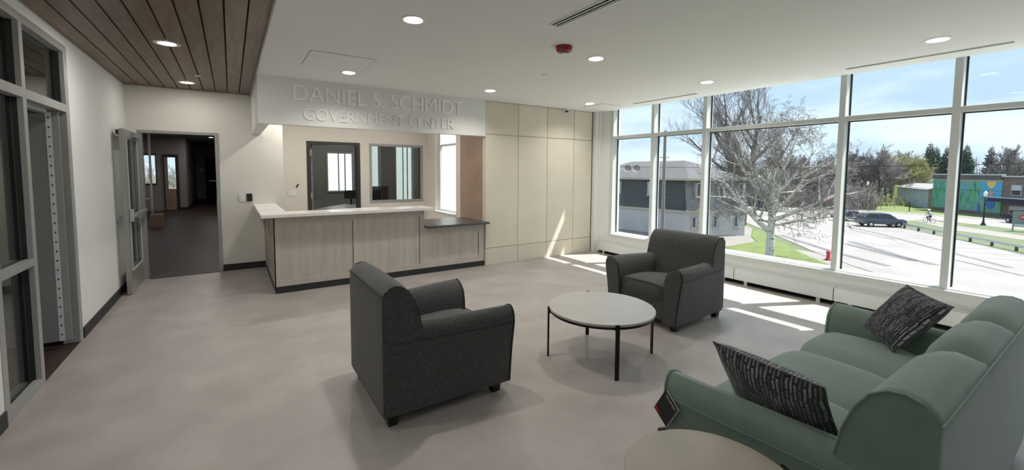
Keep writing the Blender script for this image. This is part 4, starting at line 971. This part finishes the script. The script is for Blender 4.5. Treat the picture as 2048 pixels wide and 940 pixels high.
# cars
def car(name, label, x, y, heading, paint, kind='sedan', sc=1.0):
    t = thing(name, label, 'car', (x,y,G+.01), heading); t.scale = (sc,)*3
    if kind == 'suv': low = [(-2.35,.35),(-2.42,.75),(-2.38,1.05),(2.0,1.0),(2.35,.90),(2.45,.65),(2.4,.32)]; gh = [(-2.3,1.03),(-2.05,1.62),(-1.6,1.70),(.35,1.68),(.75,1.60),(1.45,1.03)]
    elif kind == 'truck': low = [(-2.7,.5),(-2.75,.8),(-2.7,1.15),(2.2,1.15),(2.6,1.05),(2.7,.8),(2.68,.45)]; gh = [(-.9,1.13),(-.7,1.75),(.5,1.78),(.95,1.68),(1.35,1.13)]
    else: low = [(-2.25,.32),(-2.32,.65),(-2.25,.95),(-1.5,.98),(1.3,.92),(2.1,.80),(2.3,.58),(2.25,.30)]; gh = [(-1.75,.95),(-1.05,1.36),(-.3,1.44),(.35,1.40),(1.15,.92)]
    def bodyp(pr, w0, w1, nm, m, par, zlo=None):
        zs = [p[1] for p in pr]; a, b = min(zs), max(zs)
        def wd(z): return w0+(w1-w0)*(z-a)/(b-a)
        return MB().loft([[(p[0],s*wd(p[1]),p[1]) for p in pr] for s in (-1,1)]).obj(nm,m,par,smooth=True,bevel=.05 if nm in('body','cabin') else 0)
    b_ = bodyp(low,.92,.88,'body',paint,t); c_ = bodyp(gh,.84,.66,'cabin',paint,t)
    cx = sum(p[0] for p in gh)/len(gh); zs = [p[1] for p in gh]; za, zb = min(zs), max(zs)
    sh = [(cx+(p[0]-cx)*.92, za+.05+(p[1]-za)*.80) for p in gh]
    def side(s, x0, x1):
        q = [p for p in sh]; pts = [(max(x0,min(x1,p[0])),p[1]) for p in q]
        w = lambda z: (.84+(.66-.84)*(z-za)/(zb-za))+.012
        MB().add([(px,s*w(pz),pz) for px,pz in pts],[tuple(range(len(pts)))]).obj('window','car_glass',t,fix=False)
    ends = (sh[0][0], sh[-1][0]); mid = cx+.1
    for s in (-1,1): side(s,ends[0]+.1,mid-.04); side(s,mid+.04,ends[1]-.1)
    i, j = gh[-2], gh[-1]
    for (p,q,dx) in ((gh[-2],gh[-1],.015),(gh[1],gh[0],-.015)):
        w0, w1 = .84-.08, .66-.02
        MB().add([(q[0]+dx*2,-w0,q[1]+.06),(q[0]+dx*2,w0,q[1]+.06),(p[0]+dx*2,w1,p[1]-.03),(p[0]+dx*2,-w1,p[1]-.03)],[(0,1,2,3)]).obj('windscreen','car_glass',t,fix=False)
    xf = low[-1][0]-.85
    for wx in (-1.45,xf):
        for s in (-1,1):
            wh = MB().loft([[(wx+.34*math.cos(q),s*o,.34+.34*math.sin(q)) for q in [2*PI*k/16 for k in range(16)]] for o in (.72,.94)]).obj('wheel','tire',t,smooth=True)
            MB().loft([[(wx+.19*math.cos(q),s*o,.34+.19*math.sin(q)) for q in [2*PI*k/12 for k in range(12)]] for o in (.93,.955)]).obj('hubcap','galv',wh)
    for s in (-1,1):
        B(low[-2][0]-.04,low[-2][0]+.02,s*.55,s*.82,.62,.76).obj('headlight','globe',t); B(low[1][0]-.02,low[1][0]+.05,s*.6,s*.86,.72,.88).obj('tail_light','sign_red',t)
    return t
car('car','slate grey suv parked at the end of the guard rail',68.9,18.3,math.atan2(-2.0,1.9)+.05,'steel_blue','suv',1.02)
car('car','dark blue sedan parked behind the grey suv',73.5,22.6,math.atan2(-2.0,1.9)+.1,'navy','sedan')
car('pickup_truck','black pickup parked in front of the brick building',89.5,8.0,math.atan2(8,7.2),'car_black','truck',1.05)
car('car','small dark car parked far behind the birch, nearest the grey building',80,36.9,rad(60),'navy','sedan')
car('car','small dark car farther up the street behind the birch',90,44.0,rad(50),'car_black','suv')
car('car','pale grey car farthest up the street behind the birch',98,47.0,rad(50),'steel_blue','sedan')

# cyclist
def cyclist():
    R_ = rad(55)
    b = thing('bicycle','dark bicycle ridden along the street','bicycle',(79.7,15.9,G+.01),R_)
    for x in (-.52,.52):
        w = MB().tube([(x+.34*math.cos(q),0,.35+.34*math.sin(q)) for q in [2*PI*k/20 for k in range(20)]],.022,6,closed=True).obj('wheel','tire',b)
    MB().tube([(-.52,0,.35),(-.18,0,.85),(.38,0,.88),(.52,0,.35)],.02,6).tube([(-.18,0,.85),(-.02,0,.33),(.38,0,.85)],.02,6).tube([(-.52,0,.35),(-.02,0,.33)],.015,6).obj('frame','black_metal',b)
    MB().tube([(.36,-.26,1.02),(.40,0,1.0),(.36,.26,1.02)],.016,6).tube([(.38,0,.86),(.40,0,1.0)],.018,6).obj('handlebar','black_metal',b)
    B(-.30,-.08,-.07,.07,.90,.95).obj('saddle','black_metal',b,bevel=.02)
    p = thing('person','person in a grey shirt and white helmet riding a bicycle','person',(79.7,15.9,G+.01),R_)
    V = [(-.19,0,1.0),(-.10,0,1.22),(.05,0,1.45),(.08,0,1.56),(.11,0,1.70),
         (.05,.19,1.44),(.18,.28,1.22),(.36,.25,1.06),(.05,-.19,1.44),(.18,-.28,1.22),(.36,-.25,1.06),
         (-.17,.10,.95),(.22,.12,.82),(.02,.12,.42),(.12,.12,.36),(-.17,-.10,.95),(.18,-.12,.66),(-.08,-.12,.26),(.03,-.12,.20)]
    E_ = [(0,1),(1,2),(2,3),(3,4),(2,5),(5,6),(6,7),(2,8),(8,9),(9,10),(0,11),(11,12),(12,13),(13,14),(0,15),(15,16),(16,17),(17,18)]
    rr = [.15,.155,.15,.06,.10,.075,.05,.035,.075,.05,.035,.11,.075,.05,.045,.11,.075,.05,.045]
    me = bpy.data.meshes.new('body'); me.from_pydata(V,E_,[]); me.materials.append(M['cloth_grey']); me.materials.append(M['cloth_dark']); me.materials.append(M['skin'])
    o = bpy.data.objects.new('body', me); COL.objects.link(o); o.parent = p
    md = o.modifiers.new('s','SKIN'); sv = me.skin_vertices[0].data
    for k, r in enumerate(rr): sv[k].radius = (r,r)
    sv[0].use_root = True
    o.modifiers.new('d','SUBSURF').levels = 1
    bpy.context.view_layer.update()
    m2 = bpy.data.meshes.new_from_object(o.evaluated_get(bpy.context.evaluated_depsgraph_get()))
    o.modifiers.clear(); o.data = m2; m2.materials.clear()
    for nm in ('cloth_grey','cloth_dark','skin'): m2.materials.append(M[nm])
    for f in m2.polygons:
        c = f.center; f.use_smooth = True
        f.material_index = 1 if c.z < .98 else (2 if c.z > 1.52 or (c.x > .24 and c.z < 1.2) else 0)
    MB().lathe(.11,0,[(.135,1.72),(.13,1.80),(.09,1.86),(.02,1.885)],14).obj('helmet','globe',p,smooth=True)
cyclist()

# ---------------------------------------------------------------- trees
def grow_tree(rg, base, height, r0, spread, levels=4, lean=(0,0), stems=1, kids=5, first=.3, up=.35, twig=.012, wander=.18):
    wood, tw = MB(), MB(); tips = []
    def branch(p, d, ln, r, lv):
        n = 5 if lv < 2 else 3; pts = [p.copy()]; dirs = []
        for k in range(n):
            d = (d+Vector((rg.uniform(-1,1),rg.uniform(-1,1),rg.uniform(-.6,1)*.7))*wander+Vector((0,0,up*.12*lv))).normalized()
            p = p+d*(ln/n); pts.append(p.copy()); dirs.append(d.copy())
        re = max(twig*.6, r*(.30 if lv == 0 else .4))
        (wood if lv < 2 else tw).tube(pts, r, 7 if lv == 0 else (5 if lv == 1 else 3), re, cap=False)
        if lv >= levels: tips.append(pts[-1]); return
        m = kids+(2 if lv == 0 else 0)
        for c in range(m):
            u = (first if lv == 0 else .2)+(1-(first if lv == 0 else .2))*(c+rg.random()*.8)/m
            u = min(u,.98); i = min(int(u*n),n-1); q = pts[i].lerp(pts[i+1],u*n-i); dd = dirs[i]
            side = dd.orthogonal().normalized(); side.rotate(Matrix.Rotation(rg.uniform(0,2*PI),3,dd))
            nd = (dd*rg.uniform(.5,.9)+side*spread*rg.uniform(.7,1.1)+Vector((0,0,up*.5))).normalized()
            branch(q, nd, ln*rg.uniform(.42,.68)*(1-.35*u if lv == 0 else 1), max(twig, (r+(re-r)*u)*.55), lv+1)
    for s in range(stems):
        d = Vector((lean[0],lean[1],1)).normalized()
        if stems > 1: a = 2*PI*s/stems+.5; d = Vector((math.cos(a)*.16,math.sin(a)*.16,1)).normalized()
        branch(Vector(base), d, height*(.62 if stems == 1 else .66), r0*(1 if stems == 1 else .75), 0)
    return wood, tw, tips
def tree_obj(name, label, group, base, wood, tw, bark, twigm, leaves=None, leafm=None):
    t = thing(name, label, 'tree', base, 0, group)
    wood.obj('trunk',bark,t,smooth=True,fix=False)
    o = tw.obj('twigs',twigm,t,fix=False); o['kind'] = 'stuff'
    if leaves: q = leaves.obj('foliage',leafm,t,fix=False); q['kind'] = 'stuff'
    return t
def leaf_cloud(rg, tips, per, size, rad_):
    mb = MB()
    for p in tips:
        for _ in range(per):
            c = p+Vector((rg.gauss(0,rad_),rg.gauss(0,rad_),rg.gauss(0,rad_*.8))); u = Vector((rg.uniform(-1,1),rg.uniform(-1,1),rg.uniform(-1,1))).normalized()*size; v = u.orthogonal().normalized()*size*.7
            mb.add([c-u,c-v,c+u,c+v],[(0,1,2,3)])
    return mb
# birch in front of the windows
def birch():
    rg = random.Random(11); base = Vector((0,0,0)); wood, tw = MB(), MB(); tips = []
    def seg(p, d, ln, r, lv, n=4, wander=.16, upb=.1):
        pts = [p.copy()]; ds = []
        for k in range(n):
            d = (d+Vector((rg.uniform(-1,1),rg.uniform(-1,1),rg.uniform(-1,1)))*wander+Vector((0,0,upb))).normalized(); p = p+d*(ln/n); pts.append(p.copy()); ds.append(d.copy())
        r = .007 if lv > 5 else r
        (wood if lv < 3 else tw).tube(pts, r, 8 if lv == 0 else (6 if lv == 1 else (4 if lv == 2 else 3)), r*.6 if lv > 5 else max(.010,r*.4), cap=False)
        return pts, ds, max(.011,r*.4)
    def sub(pts, ds, r, re, ln, lv):
        if lv > 5: return
        n = len(ds); m = (0,7,5,4,3,2)[lv]
        for c in range(m):
            u = .15+.85*(c+rg.random()*.7)/m; u = min(u,.99); i = min(int(u*n),n-1); q = pts[i].lerp(pts[i+1],u*n-i); dd = ds[i]
            side = dd.orthogonal().normalized(); side.rotate(Matrix.Rotation(rg.uniform(0,2*PI),3,dd))
            nd = (dd*.62+side*rg.uniform(.6,1.0)+Vector((0,0,.1 if lv < 4 else -.18))).normalized(); l2 = ln*rg.uniform(.38,.62)
            p2, d2, e2 = seg(q, nd, l2, max(.010,(r+(re-r)*u)*.52), lv+1, 4 if lv < 3 else 3, .17, .05 if lv < 3 else -.03)
            sub(p2, d2, max(.011,(r+(re-r)*u)*.52), e2, l2, lv+1)
    # trunk
    trunk = [Vector((0,0,-.1)),Vector((0,0,1.2)),Vector((.05,.0,2.2)),Vector((.1,.02,3.2)),Vector((.05,.1,4.4)),Vector((-.02,.1,5.8)),Vector((.12,.02,7.6)),Vector((.0,.0,8.9))]
    wood.tube(trunk,.34,10,.13,cap=True)
    rt = Vector((.42,-.91,0)); bk = Vector((.91,.42,0))    # across the view, away from the view
    limbs = [(.3,.14,Vector((0,0,1.9)),-1.0*rt+.75*Vector((0,0,1)),5.6,.24),(0,0,Vector((.08,0,2.9)),rt*1.0+Vector((0,0,.55)),5.0,.20),(0,0,Vector((.1,0,3.3)),rt*.6+bk*.4+Vector((0,0,1.0)),5.2,.17),
             (0,0,Vector((.1,0,3.6)),-rt*.75+Vector((0,0,.9)),5.6,.17),(0,0,Vector((.05,.1,4.4)),-rt*.5-bk*.3+Vector((0,0,1.1)),5.4,.15),(0,0,Vector((.05,.1,4.6)),rt*.8+Vector((0,0,.8)),4.8,.14),
             (0,0,Vector((0,.1,5.4)),rt*.35-bk*.4+Vector((0,0,1.1)),4.8,.12),(0,0,Vector((0,.1,5.8)),-rt*.9+Vector((0,0,.75)),4.6,.12),(0,0,Vector((.05,.05,3.0)),-bk*.9+rt*.2+Vector((0,0,.6)),4.0,.13),(0,0,Vector((.05,.05,3.9)),bk*.9+Vector((0,0,.7)),4.4,.13),
             (0,0,Vector((0,.1,6.6)),rt*.45+Vector((0,0,1)),4.2,.10),(0,0,Vector((.1,0,7.4)),-rt*.35+Vector((0,0,1)),3.6,.09),(0,0,Vector((.03,0,2.5)),rt*.9-bk*.3+Vector((0,0,.05)),4.2,.11),(0,0,Vector((.03,0,2.7)),-rt*.95+bk*.2+Vector((0,0,.12)),4.6,.11)]
    for _,_,p,d,ln,r in limbs:
        pts, ds, re = seg(p, d.normalized(), ln, r, 1, 6, .13, .06); sub(pts, ds, r, re, ln, 1)
    return tree_obj('birch_tree','bare white-barked birch tree standing on the lawn outside the window',None,(36.5,16.5,G),wood,tw,'bark_birch','twig_pale')
birch()
rg = random.Random(5)
w1, tw1, _ = grow_tree(rg,(0,0,0),21,.75,.75,levels=4,stems=3,kids=5,first=.35,up=.45,twig=.02,wander=.15)
tree_obj('bare_tree','tall dark bare tree with three stems behind the grey building',None,(54.5,28.2,G),w1,tw1,'bark_dark','twig_dark')
# far bare trees share three meshes
protos = []
for k in range(3):
    rg = random.Random(20+k); a, b, c = grow_tree(rg,(0,0,0),13,.40,.85,levels=4,kids=6,first=.18,up=.3,twig=.045,wander=.2,stems=(1,2,1)[k])
    protos.append((a,b,c))
lv = leaf_cloud(random.Random(3), protos[1][2], 2, .12, .55)
def far_tree(kind, x, y, s, rz, label, leaf=False, tm='twig_grey', grp='bare trees beyond the street', first={}):
    key = (kind, leaf, tm)
    if key not in first:
        a, b, c = protos[kind]
        t = tree_obj('willow_tree' if leaf else 'bare_tree', label, grp, (x,y,G), a, b, 'bark_dark', 'leaf_yellow' if leaf else tm, lv if leaf else None, 'leaf_yellow'); first[key] = t
        t.scale = (s,)*3; t.rotation_euler = (0,0,rz); return t
    return dup(first[key], (x,y,G), rz, label, s)
def at(dx, dy, dist): return dx*dist/100, dy*dist/100
ft = [(0,95.6,29.4,122,1.05,'bare tree left of the first street lamp'),(2,96.0,28.0,134,1.0,'bare tree right behind the first street lamp'),(1,96.45,26.1,124,1.0,'forked bare tree left of the shed'),
      (0,97.2,24.6,150,1.1,'bare tree rising behind the shed roof'),(2,99.25,12.4,150,1.05,'bare tree over the brick building, nearer the mural'),(0,99.5,10.4,146,1.15,'bare tree at the far right over the brick building'),(1,99.6,8.3,150,1.1,'bare tree beyond the right edge of the brick building'),
      (1,92.0,39.1,110,.9,'bare tree behind the birch crown, right side'),(2,93.8,34.6,108,.85,'bare tree far behind the birch near the mullion'),(0,90.4,42.7,112,.95,'bare tree far behind the birch, middle'),(1,88.0,47.5,120,.9,'bare tree behind the grey building roof'),
      (2,94.9,31.6,126,.95,'bare tree just right of the tall mullion'),(0,93.0,36.8,135,1.0,'bare tree far up the street')]
for i,(k,dx,dy,dist,s,lb) in enumerate(ft):
    x, y = at(dx,dy,dist); far_tree(k,x,y,s,i*1.3,lb,False,'twig_grey' if k != 2 else 'twig_dark')
for i,(dx,dy,dist,s,lb) in enumerate(((96.9,25.0,138,.93,'yellow green budding tree left behind the shed'),(97.6,21.8,136,.86,'yellow green budding tree behind the mural corner'),(98.1,19.8,146,.84,'yellow green budding tree below the spruces'),(96.0,28.6,150,.85,'yellow green budding tree beyond the lamp'))):
    x, y = at(dx,dy,dist); far_tree(1,x,y,s,i*2.1,lb,True,'leaf_yellow','budding trees beyond the street')
def spruce(name, label, x, y, h, seed, m='needle'):
    rg = random.Random(seed); t = thing(name, label, 'tree', (x,y,G), 0, 'dark spruces beyond the street')
    MB().cyl(0,0,0,h,.3,8,.03).obj('trunk','bark_dark',t)
    mb = MB(); n = 34
    for i in range(n):
        u = .12+.86*i/n; z = h*u; L = (1-u)**.85*h*.26+.25
        for j in range(9):
            a = rg.uniform(0,2*PI); l = L*rg.uniform(.7,1.1); d = Vector((math.cos(a),math.sin(a),0)); s = Vector((-d.y,d.x,0))
            p0 = Vector((0,0,z)); p1 = p0+d*l*.6+Vector((0,0,-l*.16)); p2 = p0+d*l+Vector((0,0,l*.06)); w = l*.16+.07
            mb.add([p0,p1-s*w,p2,p1+s*w,p1+Vector((0,0,-w*1.1))],[(0,1,2,3),(0,4,1),(0,3,4),(1,4,2),(4,3,2)])
    o = mb.obj('branches',m,t,fix=False); o['kind'] = 'stuff'; return t
for dx,dy,dist,h,lb in ((98.0,20.0,142,14.4,'tallest dark spruce left of the right mullion'),(98.12,19.3,146,13.6,'second dark spruce beside the tallest'),(98.35,18.1,143,13.4,'dark spruce half hidden by the right mullion'),(98.75,15.9,141,13.7,'wide dark spruce over the mural'),(98.66,16.55,150,13.2,'dark spruce right beside the mullion edge')):
    x, y = at(dx,dy,dist); spruce('spruce_tree','' + lb, x, y, h, int(dist))
x, y = at(99.15,13.3,150); spruce('spruce_tree','brownish thin spruce between the dark spruces and bare trees', x, y, 13.5, 9, 'twig_dark')
# belts of bushes and distant woods, uncountable
def thicket(name, label, spots, m, seed, twl=1.0):
    rg = random.Random(seed); mb = MB()
    for (x,y,R_,h) in spots:
        for _ in range(int(150*twl)):
            a = rg.uniform(0,2*PI); r = R_*math.sqrt(rg.random()); p = Vector((x+r*math.cos(a),y+r*math.sin(a),G))
            hh = h*rg.uniform(.45,1)*(1-.45*(r/R_)**2); q = p+Vector((rg.uniform(-.6,.6),rg.uniform(-.6,.6),hh)); w = rg.uniform(.04,.10)
            mid = p.lerp(q,.5)+Vector((rg.uniform(-.5,.5),rg.uniform(-.5,.5),0))
            mb.tube([p,mid,q],w,3,w*.3,cap=False)
            for _k in range(5):
                c = mid.lerp(q,rg.random()); e = c+Vector((rg.uniform(-1,1),rg.uniform(-1,1),rg.uniform(.0,.9)))*hh*.16; mb.tube([c,e],w*.55,3,w*.2,cap=False)
    return tag(mb.obj(name,m,fix=False), label, 'bushes', kind='stuff')
sp = []
rg = random.Random(8)
for k in range(26):
    u = k/25; dx = 88+u*7.6; dy = math.sqrt(max(0,10000-dx*dx)); dd = rg.uniform(100,125); x, y = at(dx,dy,dd); sp.append((x,y,5,rg.uniform(3.5,6.5)))
thicket('shrub_thicket','tangled grey mauve brush beyond the street behind the birch',sp,'twig_dark',2)
sp = [(*at(95.2+.5*k,math.sqrt(10000-(95.2+.5*k)**2),112+3*k),4.5,rg.uniform(2.5,4.5)) for k in range(4)]
thicket('shrub_thicket','yellow olive bushes along the back of the far lawn',sp,'leaf_yellow',3,.8)
def woods():
    rg = random.Random(31); mb = MB()
    for k in range(420):
        a = 2*PI*k/420+rg.uniform(-.005,.005); R_ = rg.uniform(165,230); x, y = R_*math.cos(a), R_*math.sin(a); h = rg.uniform(8,12.5)
        for j in range(16):
            p = Vector((x+rg.uniform(-2.2,2.2),y+rg.uniform(-2.2,2.2),G)); q = p+Vector((rg.uniform(-1.5,1.5),rg.uniform(-1.5,1.5),h*rg.uniform(.55,1)))
            w = rg.uniform(.10,.22); mb.tube([p,p.lerp(q,.5)+Vector((rg.uniform(-.6,.6),rg.uniform(-.6,.6),0)),q],w,3,w*.25,cap=False)
            for _ in range(2):
                c = p.lerp(q,rg.uniform(.4,.9)); mb.tube([c,c+Vector((rg.uniform(-2,2),rg.uniform(-2,2),rg.uniform(.3,2)))],w*.5,3,w*.2,cap=False)
    tag(mb.obj('distant_woods','twig_grey',fix=False),'hazy grey bare woods along the horizon','woods',kind='stuff')
woods()
